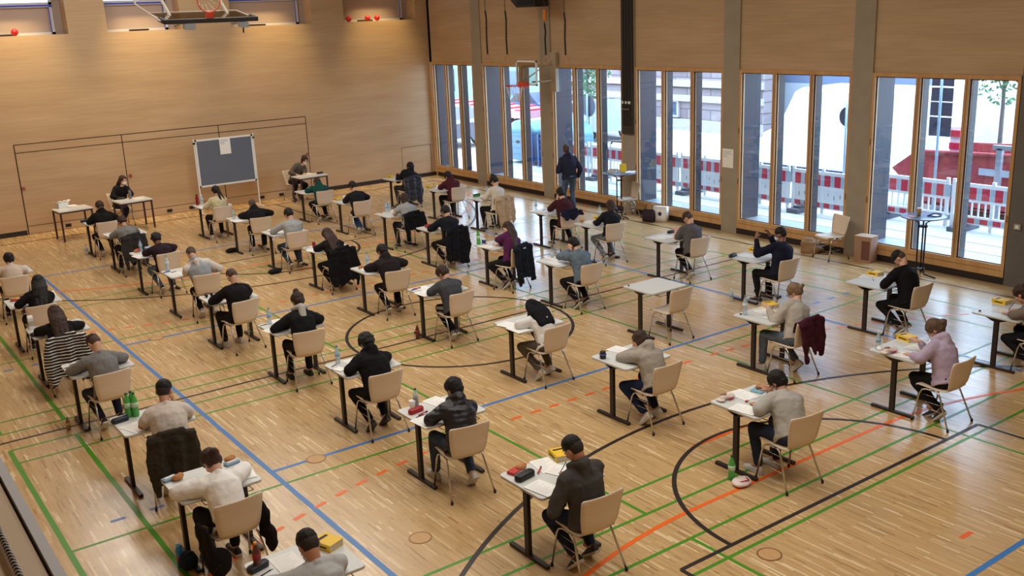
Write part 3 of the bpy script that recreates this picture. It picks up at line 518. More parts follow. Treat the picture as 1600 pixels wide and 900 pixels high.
DT = {"desk":{"1":[-14.212,-19.984],
"2":[-14.25,-17.994],
"3":[-14.22,-16.074],
"4":[-14.223,-13.763],
"5":[-14.248,-11.655],
"6":[-14.202,-9.68],
"7":[-14.147,-7.151],
"8":[-11.745,-20.017],
"9":[-11.692,-18.009],
"10":[-11.643,-16.095],
"11":[-11.612,-13.895],
"12":[-11.737,-11.763],
"13":[-11.659,-9.575],
"14":[-11.649,-7.594],
"15":[-11.536,-5.238],
"16":[-11.551,-3.377],
"17":[-8.995,-20.078],
"18":[-9.001,-18.111],
"19":[-9.08,-16.128],
"20":[-9.074,-13.742],
"21":[-9.096,-11.83],
"22":[-9.021,-9.698],
"23":[-9.003,-7.652],
"24":[-8.999,-5.627],
"25":[-8.989,-3.386],
"26":[-6.347,-20.209],
"27":[-6.452,-18.136],
"28":[-6.529,-15.978],
"29":[-6.483,-13.703],
"30":[-6.55,-11.879],
"31":[-6.531,-9.745],
"32":[-6.401,-7.733],
"33":[-6.358,-5.486],
"34":[-6.391,-3.463],
"35":[-4.059,-20.216],
"36":[-3.957,-18.149],
"37":[-4.01,-15.83],
"38":[-3.96,-13.736],
"39":[-4.046,-11.776],
"40":[-3.885,-10.082],
"41":[-3.902,-7.651],
"42":[-3.922,-5.767],
"43":[-3.826,-3.448]},"chair":{"1":[-13.882,-20.764,0.0],
"2":[-13.893,-18.822,0.059],
"3":[-13.813,-16.936,-0.24],
"4":[-13.85,-14.527,0.09],
"5":[-13.94,-12.555,0.0],
"6":[-13.84,-10.54,0.0],
"7":[-13.79,-8.171,-0.042],
"8":[-11.382,-20.843,-0.041],
"9":[-11.392,-18.82,-0.127],
"10":[-11.303,-16.857,-0.003],
"11":[-11.262,-14.688,-0.097],
"12":[-11.384,-12.571,0.147],
"13":[-11.191,-10.522,-0.155],
"14":[-11.212,-8.36,0.087],
"15":[-11.246,-6.184,0.063],
"16":[-11.221,-4.157,0.0],
"17":[-8.662,-20.892,-0.118],
"18":[-8.668,-18.897,0.0],
"19":[-8.696,-16.849,0.042],
"20":[-8.719,-14.551,0.056],
"21":[-8.703,-12.654,-0.132],
"22":[-8.691,-10.478,0.0],
"23":[-8.61,-8.39,-0.008],
"24":[-8.517,-6.373,-0.207],
"25":[-8.675,-4.359,0.055],
"26":[-6.083,-21.06,-0.013],
"27":[-6.122,-18.916,0.0],
"28":[-6.218,-16.709,-0.003],
"29":[-6.154,-14.606,-0.031],
"30":[-6.295,-12.709,0.238],
"31":[-6.201,-10.525,0.0],
"32":[-5.979,-8.516,-0.071],
"33":[-6.017,-6.295,-0.1],
"34":[-6.004,-4.264,-0.042],
"35":[-3.729,-20.996,0.0],
"36":[-3.584,-18.989,-0.048],
"37":[-3.68,-16.675,-0.065],
"38":[-3.495,-14.541,-0.092],
"39":[-3.68,-12.479,-0.17],
"40":[-3.512,-10.888,-0.24],
"41":[-3.574,-8.446,0.059],
"42":[-3.448,-6.429,0.031],
"43":[-3.496,-4.228,0.0]},"head":{"1":[-13.874,-20.544,1.043],
"2":[-13.885,-18.447,0.981],
"3":[-13.728,-16.592,1.101],
"4":[-13.867,-14.217,1.083],
"5":[-13.918,-12.245,1.035],
"6":[-13.731,-10.218,1.064],
"7":[-13.743,-7.779,1.017],
"8":[-11.447,-20.763,1.174],
"9":[-11.276,-18.558,1.052],
"10":[-11.233,-16.506,1.05],
"11":[-11.171,-14.376,1.122],
"12":[-11.364,-12.373,1.142],
"13":[-11.297,-10.305,1.126],
"14":[-11.246,-8.127,1.035],
"15":[-11.264,-5.905,1.055],
"16":[-11.195,-3.889,1.108],
"17":[-8.476,-20.56,0.979],
"18":[-8.6,-18.591,0.983],
"19":[-8.668,-16.51,0.96],
"20":[-8.699,-14.242,1.035],
"21":[-8.69,-12.307,1.057],
"22":[-8.673,-10.14,1.013],
"23":[-8.555,-8.142,1.117],
"24":[-8.485,-5.995,1.032],
"25":[-8.637,-4.162,1.141],
"26":[-5.987,-20.839,1.079],
"27":[-5.863,-18.705,1.078],
"29":[-6.081,-14.269,1.059],
"30":[-6.109,-12.417,1.068],
"31":[-6.093,-10.237,1.086],
"32":[-5.864,-8.2,1.066],
"33":[-6.008,-6.03,1.11],
"34":[-5.879,-3.815,0.942],
"35":[-3.838,-20.755,1.067],
"36":[-3.434,-18.701,1.124],
"37":[-3.451,-16.51,1.154],
"38":[-3.359,-14.299,1.105],
"39":[-3.435,-12.239,1.066],
"40":[-3.417,-10.622,1.146],
"41":[-3.451,-8.196,1.151],
"42":[-3.406,-6.122,1.035],
"43":[-3.229,-3.967,1.047]},"items":[[1,"cola",-14.142,-20.131,0],[1,"dict",-13.552,-20.159,20.0],[1,"case_dark",-14.142,-20.133,15.0],[1,"pen",-14.11,-20.227,20.0],[1,"paper",-13.923,-20.202,0.0],[2,"packet_blue",-14.18,-18.064,15.0],[2,"pastry",-14.121,-18.123,0],[2,"packet_blue",-13.59,-18.121,10.0],[2,"pastry",-13.59,-18.064,0],[2,"paper",-13.59,-18.398,-10.0],[2,"paper",-14.062,-18.346,10.0],[3,"green_bottle",-14.027,-16.173,0],[3,"green_bottle",-13.972,-16.144,0],[3,"green_bottle",-13.96,-16.208,0],[3,"case_navy",-14.146,-16.257,10.0],[3,"paper",-14.056,-16.544,20.0],[4,"tissue",-14.094,-13.947,0],[4,"pen",-14.153,-13.923,20.0],[4,"paper",-14.06,-14.199,10.0],[5,"milk",-14.169,-11.725,0],[5,"case_red",-14.079,-11.937,10.0],[5,"case_dark",-14.176,-12.126,20.0],[6,"snack",-14.049,-9.828,0],[6,"paper",-14.046,-10.18,10.0],[6,"paper",-13.542,-9.75,-5.0],[8,"paper",-11.296,-20.157,-10.0],[8,"paper",-11.257,-20.369,20.0],[8,"paper",-11.606,-20.517,10.0],[8,"dict",-11.085,-20.107,-15.0],[8,"redpack",-11.594,-20.087,15.0],[8,"pastry",-11.532,-20.087,0],[8,"case_black",-11.607,-20.24,10.0],[8,"marker",-11.424,-20.224,40.0],[9,"cola_clear",-11.477,-18.079,0],[9,"cup_white",-11.525,-18.079,0],[9,"case_red",-11.555,-18.203,10.0],[9,"pen",-11.583,-18.343,15.0],[9,"marker",-11.535,-18.316,15.0],[9,"paper",-11.22,-18.111,10.0],[9,"paper",-11.622,-18.509,5.0],[10,"water",-11.473,-16.165,0],[10,"pen",-11.545,-16.217,30.0],[10,"notepad",-11.573,-16.399,20.0],[10,"paper",-11.291,-16.292,0.0],[11,"water",-11.451,-13.965,0],[11,"pen",-11.538,-13.965,10.0],[11,"paper",-11.307,-13.976,-10.0],[11,"paper",-11.542,-14.334,10.0],[12,"headphones",-11.599,-11.898,10.0],[12,"paper",-11.513,-12.231,10.0],[13,"glassbottle",-11.543,-9.645,0],[13,"marker_blue",-11.589,-9.731,20.0],[13,"pen",-11.486,-9.811,30.0],[13,"paper",-11.504,-10.04,10.0],[14,"apple",-11.497,-7.664,0],[14,"pastry",-11.515,-7.664,0],[14,"water",-11.432,-7.664,0],[14,"box_blue",-11.286,-7.664,10.0],[14,"paper",-11.579,-8.094,10.0],[15,"paper",-11.439,-5.52,10.0],[16,"case_navy",-11.481,-3.53,10.0],[16,"paper",-11.424,-3.822,0.0],[17,"sandwich",-8.817,-20.164,0.0],[17,"tray",-8.335,-20.225,10.0],[17,"lighter",-8.71,-20.357,20.0],[17,"paper",-8.883,-20.489,10.0],[17,"paper",-8.587,-20.196,-5.0],[18,"inkpot",-8.931,-18.272,0],[18,"paper",-8.568,-18.184,10.0],[19,"paper",-8.986,-16.377,15.0],[19,"paper",-9.01,-16.628,0.0],[20,"paper",-8.839,-13.92,10.0],[20,"marker_blue",-9.004,-13.855,20.0],[20,"marker",-8.955,-13.858,0.0],[20,"paper",-9.004,-14.177,5.0],[21,"croissant",-8.963,-12.026,0],[21,"water",-8.777,-11.9,0],[21,"paper",-8.904,-12.148,0.0],[22,"can",-8.842,-9.882,0],[22,"pen",-8.951,-9.804,20.0],[22,"paper",-8.951,-10.125,10.0],[23,"tissue",-8.867,-7.796,0],[23,"case_dark",-8.676,-7.722,10.0],[23,"paper",-8.739,-8.021,10.0],[24,"water",-8.88,-5.86,0],[24,"paper",-8.929,-6.127,10.0],[25,"thermos_red",-8.872,-3.456,0],[25,"water",-8.759,-3.456,0],[25,"paper",-8.888,-3.859,5.0],[26,"water",-6.246,-20.279,0],[26,"sandwich",-6.277,-20.463,-10.0],[26,"dict",-5.687,-20.312,-10.0],[26,"paper",-6.208,-20.655,15.0],[26,"tissue",-6.277,-20.311,0],[26,"paper",-5.887,-20.603,0.0],[27,"glassbottle",-6.327,-18.255,0],[27,"dict",-5.792,-18.249,-15.0],[27,"paper",-6.035,-18.367,-10.0],[27,"paper",-6.137,-18.636,10.0],[27,"case_red",-5.837,-18.515,10.0],[27,"cap",-6.357,-18.206,0],[28,"cap",-6.455,-16.048,0],[29,"glass",-6.156,-13.773,0],[29,"paper",-6.162,-13.833,10.0],[29,"paper",-6.346,-14.098,-5.0],[29,"glass",-6.02,-13.773,0],[30,"green_bottle",-6.469,-11.949,0],[30,"tub",-6.348,-11.949,0],[30,"lighter",-6.341,-12.02,10.0],[30,"paper",-6.48,-12.221,10.0],[30,"cup_pink",-6.036,-11.949,0],[31,"brown_bottle",-6.021,-9.815,0],[31,"case_red",-6.304,-9.898,10.0],[31,"paper",-6.217,-10.081,0.0],[32,"water",-6.116,-7.803,0],[32,"water",-6.038,-7.803,0],[32,"lighter",-6.231,-7.803,10.0],[32,"paper",-5.972,-7.803,0.0],[33,"dict",-6.171,-5.556,-10.0],[33,"cup_white",-6.022,-5.556,0],[33,"paper",-6.165,-5.986,10.0],[34,"paper",-6.32,-3.962,10.0],[35,"dict",-3.399,-20.286,-5.0],[35,"paper",-3.735,-20.526,0.0],[35,"cap",-3.961,-20.286,0],[36,"dict",-3.297,-18.23,-5.0],[36,"paper",-3.473,-18.26,15.0],[36,"pen",-3.603,-18.395,40.0],[37,"case_dark",-3.936,-15.906,10.0],[37,"paper",-3.716,-16.065,10.0],[37,"dict",-3.35,-15.9,0.0],[38,"paper",-3.637,-13.998,10.0],[38,"case_dark",-3.329,-13.841,0.0],[38,"paper",-3.839,-14.019,-10.0],[39,"dict",-3.386,-11.846,0.0],[39,"pastry",-3.882,-11.861,0],[39,"paper",-3.767,-11.985,5.0],[39,"glassbottle",-3.386,-11.846,0],[40,"water",-3.737,-10.152,0],[40,"pen",-3.561,-10.229,20.0],[40,"paper",-3.768,-10.316,0.0],[41,"case_green",-3.644,-7.721,0.0],[41,"water",-3.344,-7.721,0],[41,"paper",-3.525,-7.956,10.0],[42,"dict",-3.766,-5.837,0.0],[42,"paper",-3.718,-5.863,5.0],[42,"tissue",-3.555,-5.837,0],[43,"dict",-3.574,-3.518,10.0],[43,"paper",-3.756,-3.853,0.0],[51,"boxopen",-11.431,-1.148,10.0],[51,"tissue",-11.313,-1.28,0],[51,"paper",-11.187,-1.052,10.0],[52,"thermos_grey",-9.818,-1.179,0],[52,"case_dark",-10.014,-1.089,0.0],[52,"paper",-9.673,-1.343,5.0],[53,"paper",-4.849,-1.015,5.0],[53,"case_dark",-4.624,-1.29,0.0]],
"floor":[["water",-4.077,-16.022],["green_bottle",-9.084,-20.493],["bag_white",-9.093,-20.642],["cola",-9.1,-14.045],["brown_bottle",-14.316,-14.163],["brown_bottle",-13.728,-11.042],["spray",-14.265,-18.359],["bag_navy",-14.23,-18.49],["bag_black",-9.006,-5.841],["bag_black",-9.073,-8.383],["water",-11.556,-3.576],["bag_black",-13.558,-13.94]]}
HP52, HP53 = (-9.819,-0.720,1.182), (-4.817,-0.780,1.133)
# ---------------------------------------------------------------- who sits where
WHO = {1:'person in pale grey sweater at the bottom edge',2:'person in white puff-sleeved blouse with hair clip',3:'person in white t-shirt beside the green bottles',4:'person in mid-grey sweater with cropped brown hair',5:'long-haired person with the striped coat',6:'dark long-haired person seated before the striped-coat owner',7:'person in cream sweater at the left edge',8:'person in charcoal hooded jacket with black hair',9:'person in long black puffer jacket',10:'person in black hoodie seated behind the high bun',11:'person with high bun and black top with grey hood',12:'buzz-cut person in plain black sweatshirt',13:'person in white and grey two-tone hoodie',14:'person in dark plum sweater',15:'person in grey sweater with a dark draped jacket',16:'black-hooded person nearest the left supervisor',17:'masked person in grey sweatshirt beside the sandwich wrapper',18:'person in beige-grey hoodie holding their head',19:'person in white shirt and black headscarf',20:'person in charcoal cable-knit sweater',21:'person in black jacket beside the croissant',22:'person with very long brown hair',23:'light grey sweatshirt wearer seated before the long brown hair',24:'buzz-cut person in black hoodie',25:'person in cream top with long black hair',26:'person in lilac hoodie',27:'masked person in beige sweatshirt and glasses',28:'nobody, the only unused one in the middle',29:'person in blue denim jacket',30:'person in purple hoodie',31:'black-clad person with black coat on chair',32:'person in pale grey t-shirt with bobbed brown hair',33:'person in black sweatshirt and blue jeans',34:'person in dark green hoodie',35:'curly-haired person at the right edge',36:'person in black sweatshirt with shaved sides',37:'person in navy sweatshirt raising both hands',38:'person in dark grey t-shirt',39:'person in black top and grey jeans',40:'maroon-sweater person with raised hand by the windows',41:'person in cream sweater with top bun',42:'maroon-hoodie person at the next-to-last window desk',43:'person with navy puffer coat in the far corner'}
# ---------------------------------------------------------------- desks
M_top = mat('desk_laminate', (212,214,212), .38, spec=.5); M_leg = mat('desk_leg_brown', (42,32,32), .5)
def make_desk():
    t = empty('exam_desk'); W, D = .76, .65
    P = rrect(W, D, .045, 5, W/2, -D/2)
    MB().prism(P, .722, .74).build('tabletop', M_top, t)
    P2 = rrect(W+.004, D+.004, .046, 5, W/2, -D/2); MB().prism(P2, .718, .7215).build('edge_band', mat('desk_edge', (150,146,140), .5), t)
    for x in (.075, W-.075):
        m = MB(); m.box(x-.02, x+.02, -D/2-.03, -D/2+.03, .03, .70); m.prism([(x-.022,-.05),(x+.022,-.05),(x+.022,-D+.03),(x-.022,-D+.03)], .006, .035)
        m.add([(x-.02,-D/2-.2,.718),(x+.02,-D/2-.2,.718),(x+.02,-D/2+.2,.718),(x-.02,-D/2+.2,.718),(x-.02,-D/2-.05,.66),(x+.02,-D/2-.05,.66),(x+.02,-D/2+.05,.66),(x-.02,-D/2+.05,.66)], [(0,1,2,3),(7,6,5,4),(0,4,5,1),(1,5,6,2),(2,6,7,3),(3,7,4,0)])
        lg = m.build('leg', M_leg, t)
        MB().box(x-.018, x+.018, -.08, -.05, 0, .01).box(x-.018, x+.018, -D+.03, -D+.06, 0, .01).build('foot_pad', M_black, lg)
    MB().box(.095, W-.095, -D/2-.015, -D/2+.015, .66, .70).build('crossbar', M_leg, t)
    b = MB()
    for x in (.20,.48):
        b.tube([(x,-D+.30,.71),(x,-D+.20,.665),(x,-D+.0,.665),(x+.02,-D-.02,.675),(x+.16,-D-.02,.675),(x+.18,-D,.665),(x+.18,-D+.20,.665),(x+.18,-D+.30,.71)], .004, 6)
        b.tube([(x,-D+.1,.665),(x+.18,-D+.1,.665)], .003, 5)
    b.build('book_rack', M_black, t)
    return t
desk0 = make_desk(); first = [True]
def put_desk(x, y, rz, label):
    t = desk0 if first[0] else dup(desk0, (0,0,0)); first[0] = False
    t.location = (x, y, 0); t.rotation_euler = (0,0,rz); tag(t, label, 'desk', 'single exam desks in rows'); return t
# ---------------------------------------------------------------- chairs (local frame: sitter faces +y, floor origin under the seat centre)
M_ply = wood('chair_ply', (228,212,192), (220,200,178), 0, .42, .45, .8)
def shell(nx, pts, wfun, th, dish):
    a = []; b = []
    for i, (y, z, ny, nz) in enumerate(pts):
        s = i/(len(pts)-1); w = wfun(s); ra = []; rb = []
        for j in range(nx+1):
            u = -1+2*j/nx; d = dish*(u*u); x = u*w; ra.append(V((x, y+ny*(th/2+d), z+nz*(th/2+d)))); rb.append(V((x, y+ny*(d-th/2), z+nz*(d-th/2))))
        a.append(ra); b.append(rb)
    m = MB(); m.rings([ra+rb[::-1] for ra, rb in zip(a, b)]); return m
def make_chair():
    t = empty('stacking_chair')
    pts = [(.235,.425,0,1),(.225,.445,0,1),(.19,.452,0,1),(.06,.445,0,1),(-.08,.438,0,1),(-.145,.443,.3,.95),(-.178,.46,.65,.75)]
    shell(8, pts, lambda s: [.185,.20,.205,.21,.205,.195,.185][int(round(s*6))], .012, .012).build('seat', M_ply, t, True)
    pts = [(-.180,.462,.7,.7),(-.200,.50,.95,.3),(-.212,.56,1,.15),(-.222,.63,1,.12),(-.235,.70,1,.15),(-.250,.77,1,.18),(-.262,.815,1,.2),(-.266,.828,1,.2)]
    shell(8, pts, lambda s: [.18,.192,.205,.215,.222,.228,.228,.212][int(round(s*7))], .012, .022).build('backrest', M_ply, t, True)
    for s in (-1, 1):
        for sy in (1, -1):
            if sy > 0: p = [(s*.235,.225,.012),(s*.212,.165,.36),(s*.205,.14,.41),(s*.198,.09,.428),(s*.196,.0,.428)]
            else: p = [(s*.250,-.245,.012),(s*.208,-.10,.36),(s*.202,-.07,.41),(s*.198,-.04,.428),(s*.196,.0,.428)]
            lg = MB().tube(p, .0105, 8).build('leg', M_chrome, t, True); e = p[0]
            MB().lathe([(.014,0),(.015,.03),(.012,.035)], (e[0], e[1], 0), 10).build('foot_cap', M_black, lg)
    f = MB(); f.tube([(-.198,.07,.428),(.198,.07,.428)], .009, 8); f.tube([(-.198,-.05,.428),(.198,-.05,.428)], .009, 8)
    for s in (-1,1):
        for z in (.20,.28,.36):
            k = (.43-z)/.42; f.tube([(s*(.2+.035*k),.14+.085*k,z),(s*(.2+.05*k),-.06-.185*k,z)], .0025, 5)
    f.build('underframe', M_chrome, t, True); return t
chair0 = make_chair(); cfirst = [True]
def put_chair(x, y, rz, label, group='beech plywood chairs at the exam desks'):
    t = chair0 if cfirst[0] else dup(chair0, (0,0,0)); cfirst[0] = False
    t.location = (x, y, 0); t.rotation_euler = (0,0,rz); tag(t, label, 'chair', group); return t
for k in range(1, 44):
    x, y = DT['desk'][str(k)]; put_desk(x, y, 0, 'white-topped exam desk used by the '+WHO[k] if k != 28 else 'empty white-topped exam desk with only a bottle cap')
    x, y, a = DT['chair'][str(k)]; put_chair(x, y, a, 'beech plywood chair under the '+WHO[k] if k != 28 else 'empty beech plywood chair drawn up to the unused desk')
put_chair(-.42, -9.45, math.radians(72), 'beech plywood chair with papers on its seat by the rail', 'spare chairs along the windows')
put_chair(-.46, -15.32, math.radians(76), 'empty beech plywood chair standing beside the cardboard box', 'spare chairs along the windows')
# supervisor tables
M_rleg = mat('dark_red_tube', (66,24,28), .45)
def front_table(x0, x1, y0, y1, rz, lab):
    cx, cy = (x0+x1)/2, (y0+y1)/2; W, D = x1-x0, y0-y1; t = empty('supervisor_table', (cx, cy, 0), rz); tag(t, lab, 'table', 'white tables along the back wall')
    MB().prism(rrect(W, D, .02, 3), .725, .75).build('tabletop', M_top, t); MB().prism(rrect(W-.02, D-.02, .02, 3), .69, .724).build('apron', M_rleg, t)
    for sx in (-1,1):
        for sy in (-1,1): lg = MB().box(sx*(W/2-.035)-.018, sx*(W/2-.035)+.018, sy*(D/2-.035)-.018, sy*(D/2-.035)+.018, .01, .70).build('leg', M_rleg, t)
    return t
front_table(-11.68,-10.88,-1.12,-1.75,math.radians(5),'white table with dark red legs holding an opened box, leftmost')
front_table(-10.24,-9.42,-1.05,-1.68,math.radians(5),'white table with dark red legs at the left supervisor')
front_table(-5.40,-4.52,-1.05,-1.60,math.radians(4),'white table with dark legs at the right supervisor')
put_chair(-9.95,-.62,PI+.1,'beech plywood chair under the left supervisor','supervisor chairs'); put_chair(-5.12,-.62,PI+.1,'beech plywood chair under the right supervisor','supervisor chairs')
# pin board
t = empty('pin_board', (-7.08,-.75,0)); tag(t, 'grey felt pin board in a white frame on two legs', 'board')
MB().box(-.76,.76,-.012,.012,.76,1.95).build('felt', mat('grey_felt', (104,112,126), .95, bump=.3, bscale=300), t)
f = MB()
for a in ((-.80,.80,.72,.765),(-.80,.80,1.945,1.99),(-.80,-.755,.72,1.99),(.755,.80,.72,1.99)): f.box(a[0],a[1],-.02,.02,a[2],a[3])
f.build('frame', M_white, t)
for sx in (-1,1):
    lg = MB().box(sx*.82-.015,sx*.82+.015,-.015,.015,.03,2.02).build('leg', M_white, t); MB().tube([(sx*.82,-.28,.02),(sx*.82,.28,.02)], .018, 8).build('foot', M_white, lg); MB().box(sx*.82-.03,sx*.82+.03,-.03,.02,1.88,1.93).build('clamp', M_steel, lg)
def sheet(name, w, h, m=None): return MB().prism(rrect(w, h, .001, 1), 0, .0012)
M_paper = mat('paper', (244,243,240), .8)
def lines_on(t, w, h, n, z=.0014, dark=(120,120,125)):
    m = MB(); rnd = random.Random(n*7)
    for i in range(n): yy = h/2-.03-i*(h-.06)/max(n,1); m.box(-w/2+.02, -w/2+.02+(w-.04)*rnd.uniform(.5,1), yy-.0018, yy, z, z+.0003)
    return m.build('print', mat('ink_grey', dark, .8), t)
t = empty('notice', (-7.07,-.775,1.76)); t.rotation_euler = (PI/2, 0, 0); tag(t, 'white printed notice pinned near the top of the felt board', 'notice')
MB().box(-.15,.15,-.22,.22,0,.002).build('sheet', M_paper, t); m = MB()
for i, wd in enumerate((.2,.22,.12,.1)): m.box(-.12,-.12+wd,.16-i*.035,.168-i*.035,.0022,.003)
m.build('print', mat('ink_grey', (120,120,125), .8), t)
t = empty('notice', (-.04,-12.27,1.64)); t.rotation_euler = (PI/2, 0, -PI/2); tag(t, 'white printed notice taped to the concrete pillar between bays', 'notice')
MB().box(-.155,.155,-.205,.205,0,.002).build('sheet', M_paper, t); m = MB()
for i, wd in enumerate((.25,.2,.24,.1,.14)): m.box(-.13,-.13+wd,.15-i*.03,.156-i*.03,.0022,.003)
m.build('print', mat('ink_grey', (120,120,125), .8), t)
# folded-up main basketball hoop hanging from the ceiling
t = empty('ceiling_basketball_hoop', (-9.5,-7.65,4.98)); tag(t, 'clear backboard with black padding folded up under the ceiling, red rim', 'basketball hoop')
ta = math.radians(10); ay = V((0,math.cos(ta),math.sin(ta))); az = V((0,-math.sin(ta),math.cos(ta))); ax = V((1,0,0))
MB().obox(ay*.52, ax, ay, az, .88, .52, .006).build('backboard', glassmat('board_glass', (.75,.72,.66), .12), t)
f = MB(); f.obox(ay*1.04, ax, ay, az, .9, .015, .015); f.obox(ay*.52-ax*.89, ax, ay, az, .012, .52, .015); f.obox(ay*.52+ax*.89, ax, ay, az, .012, .52, .015); f.build('frame', mat('board_frame', (172,160,144), .5), t)
f = MB(); f.obox(ay*.0-az*.0, ax, ay, az, .92, .035, .04); f.obox(ay*.16-ax*.9, ax, ay, az, .03, .16, .04); f.obox(ay*.16+ax*.9, ax, ay, az, .03, .16, .04); f.build('padding', M_black, t)
rc = ay*.12+az*.36
MB().tube([rc+ax*(.225*math.cos(a*PI/16))+az*(.225*math.sin(a*PI/16)) for a in range(33)], .011, 8).build('rim', mat('rim_red', (196,60,40), .4), t, True)
MB().obox(ay*.12+az*.07, ax, ay, az, .07, .03, .07).build('rim_bracket', mat('rim_red', (196,60,40), .4), t)
nt_ = MB()
for a in range(12):
    p = rc+ax*(.225*math.cos(a*PI/6))+az*(.225*math.sin(a*PI/6)); q_ = rc+ay*.3+ax*(.12*math.cos(a*PI/6+.3))+az*(.12*math.sin(a*PI/6+.3)); nt_.tube([p,q_], .004, 5)
nt_.build('net', mat('net_cord', (190,180,165), .9), t)
f = MB()
for sx in (-.55,.62): f.tube([ax*sx-az*.02+ay*.05, ax*(sx+.0)-az*.16+ay*.5, ax*sx+ay*1.5+V((0,0,.4)), ax*sx+V((0,2.4,2.7))], .03, 8)
f.tube([ax*-.95+ay*.1, ax*-1.15+ay*.9+V((0,0,.2)), ax*-.7+V((0,2.0,2.75))], .018, 8)
f.build('support_arm', mat('arm_pale', (170,158,142), .5), t)
f = MB(); f.obox(ax*-.45-az*.10, ax, ay, az, .10,.08,.05); f.obox(ax*.62-az*.10, ax, ay, az, .08,.08,.05); f.build('mount_plate', M_sill, t)
MB().tube([ax*.62-az*.14, ax*.62-az*.26], .015, 6).build('strap', M_black, t)
# side practice hoop beside the window pillar
t = empty('side_basketball_hoop', (-.82,-6.1,3.36)); tag(t, 'small clear practice backboard with orange rim between second and third bay', 'basketball hoop')
MB().box(-.008,.008,-.42,.42,-.26,.32).build('backboard', glassmat('board_glass', (.75,.72,.66), .12), t)
f = MB()
for a in ((-.44,.44,-.29,-.25),(-.44,.44,.30,.34),(-.44,-.40,-.29,.34),(.40,.44,-.29,.34)): f.box(-.02,.02,*a)
f.build('frame', M_white, t)
MB().tube([(-.40+.225*math.cos(a*PI/16),.225*math.sin(a*PI/16),-.27) for a in range(33)], .012, 8).build('rim', mat('rim_orange', (220,66,34), .4), t, True)
MB().box(-.2,-.02,-.12,.12,-.33,-.2).build('rim_bracket', mat('rim_orange', (220,66,34), .4), t)
nt_ = MB()
for a in range(12): nt_.tube([(-.40+.22*math.cos(a*PI/6),.22*math.sin(a*PI/6),-.28),(-.40+.11*math.cos(a*PI/6+.3),.11*math.sin(a*PI/6+.3),-.68)], .005, 5)
nt_.build('net', M_white, t)
f = MB(); f.tube([(.02,.2,.2),(.35,-.1,.2),(.77,-.2,.2)], .02); f.tube([(.02,-.2,-.2),(.4,-.25,-.2),(.77,-.2,-.2)], .02); f.tube([(.02,.2,-.2),(.77,-.2,.35)], .014); f.box(.7,.8,-.32,-.1,-.5,.5); f.build('bracket_arm', mat('arm_beige', (176,158,134), .5), t)
# gym rings on straps
for i, (y, zt) in enumerate(((-5.35,4.98),(-6.22,4.95),(-7.8,4.62),(-8.55,4.85))):
    t = empty('gym_ring', (-1.5, y, 3.66)); tag(t, 'wooden gym ring on black strap, '+['leftmost pair, left ring','leftmost pair, right ring','in front of the second pillar','nearest the dark cable rail'][i], 'gym ring', 'gymnastic rings hanging from the ceiling')
    MB().tube([(0,.1*math.cos(a*PI/12),.11+.1*math.sin(a*PI/12)) for a in range(25)], .013, 8).build('ring', mat('ring_wood', (196,140,92), .5), t, True)
    MB().tube([(0,.0,.23),(0,.015,.6),(0,-.01,zt-3.66-.2),(0,.02,zt-3.66)], .021, 6).build('strap', M_black, t); MB().tube([(0,.02,zt-3.66),(0,0,4.1)], .008, 5).build('rope', mat('rope_brown', (70,44,30), .9), t)
    if i == 2: MB().box(-.02,.02,-.05,.05,1.02,1.28).build('orange_tag', mat('tag_orange', (196,120,30), .6), t)
t = empty('hanging_speaker', (-.85,-6.35,5.02)); tag(t, 'black wedge loudspeaker hanging at the top by the second pillar', 'speaker')
MB().rings([[(-.22,-.5,.0),(-.22,.25,.0),(-.22,.62,.28),(-.22,.62,.75),(-.22,-.5,.75)],[(.22,-.5,.0),(.22,.25,.0),(.22,.62,.28),(.22,.62,.75),(.22,-.5,.75)]]).build('cabinet', M_black, t)
MB().tube([(0,0,.75),(0,0,2.7)], .025).build('hanger', M_steel, t); MB().box(-.235,-.22,-.42,.2,.06,.68).build('grille', mat('grille_dark', (16,16,18), .8), t)
# bar tables
def bar_table(x, y, r, lab):
    t = empty('bar_table', (x, y, 0)); tag(t, lab, 'table', 'high round bar tables at the windows')
    MB().lathe([(r-.02,1.075),(r,1.082),(r,1.096),(r-.012,1.10)], seg=40).build('tabletop', mat('bar_top', (96,112,140), .25), t, True)
    for k in range(3):
        a = 2*PI*k/3+.4; c, s = math.cos(a), math.sin(a)
        MB().tube([(.22*c,.22*s,1.07),(.07*c,.07*s,.98),(.065*c,.065*s,.12),(.10*c,.10*s,.04),(.34*c,.34*s,.02)], .015, 8).build('leg', M_black, t, True)
    MB().lathe([(.08,.9),(.085,.9),(.085,.92),(.08,.92)], seg=20).build('collar', M_black, t); MB().lathe([(.08,.12),(.085,.12),(.085,.14),(.08,.14)], seg=20).build('lower_collar', M_black, t); return t
bar_table(-.56,-9.33,.40,'high round blue-topped bar table with books and papers'); bar_table(-.43,-17.22,.385,'high round grey bar table with paper cup and lanyard')
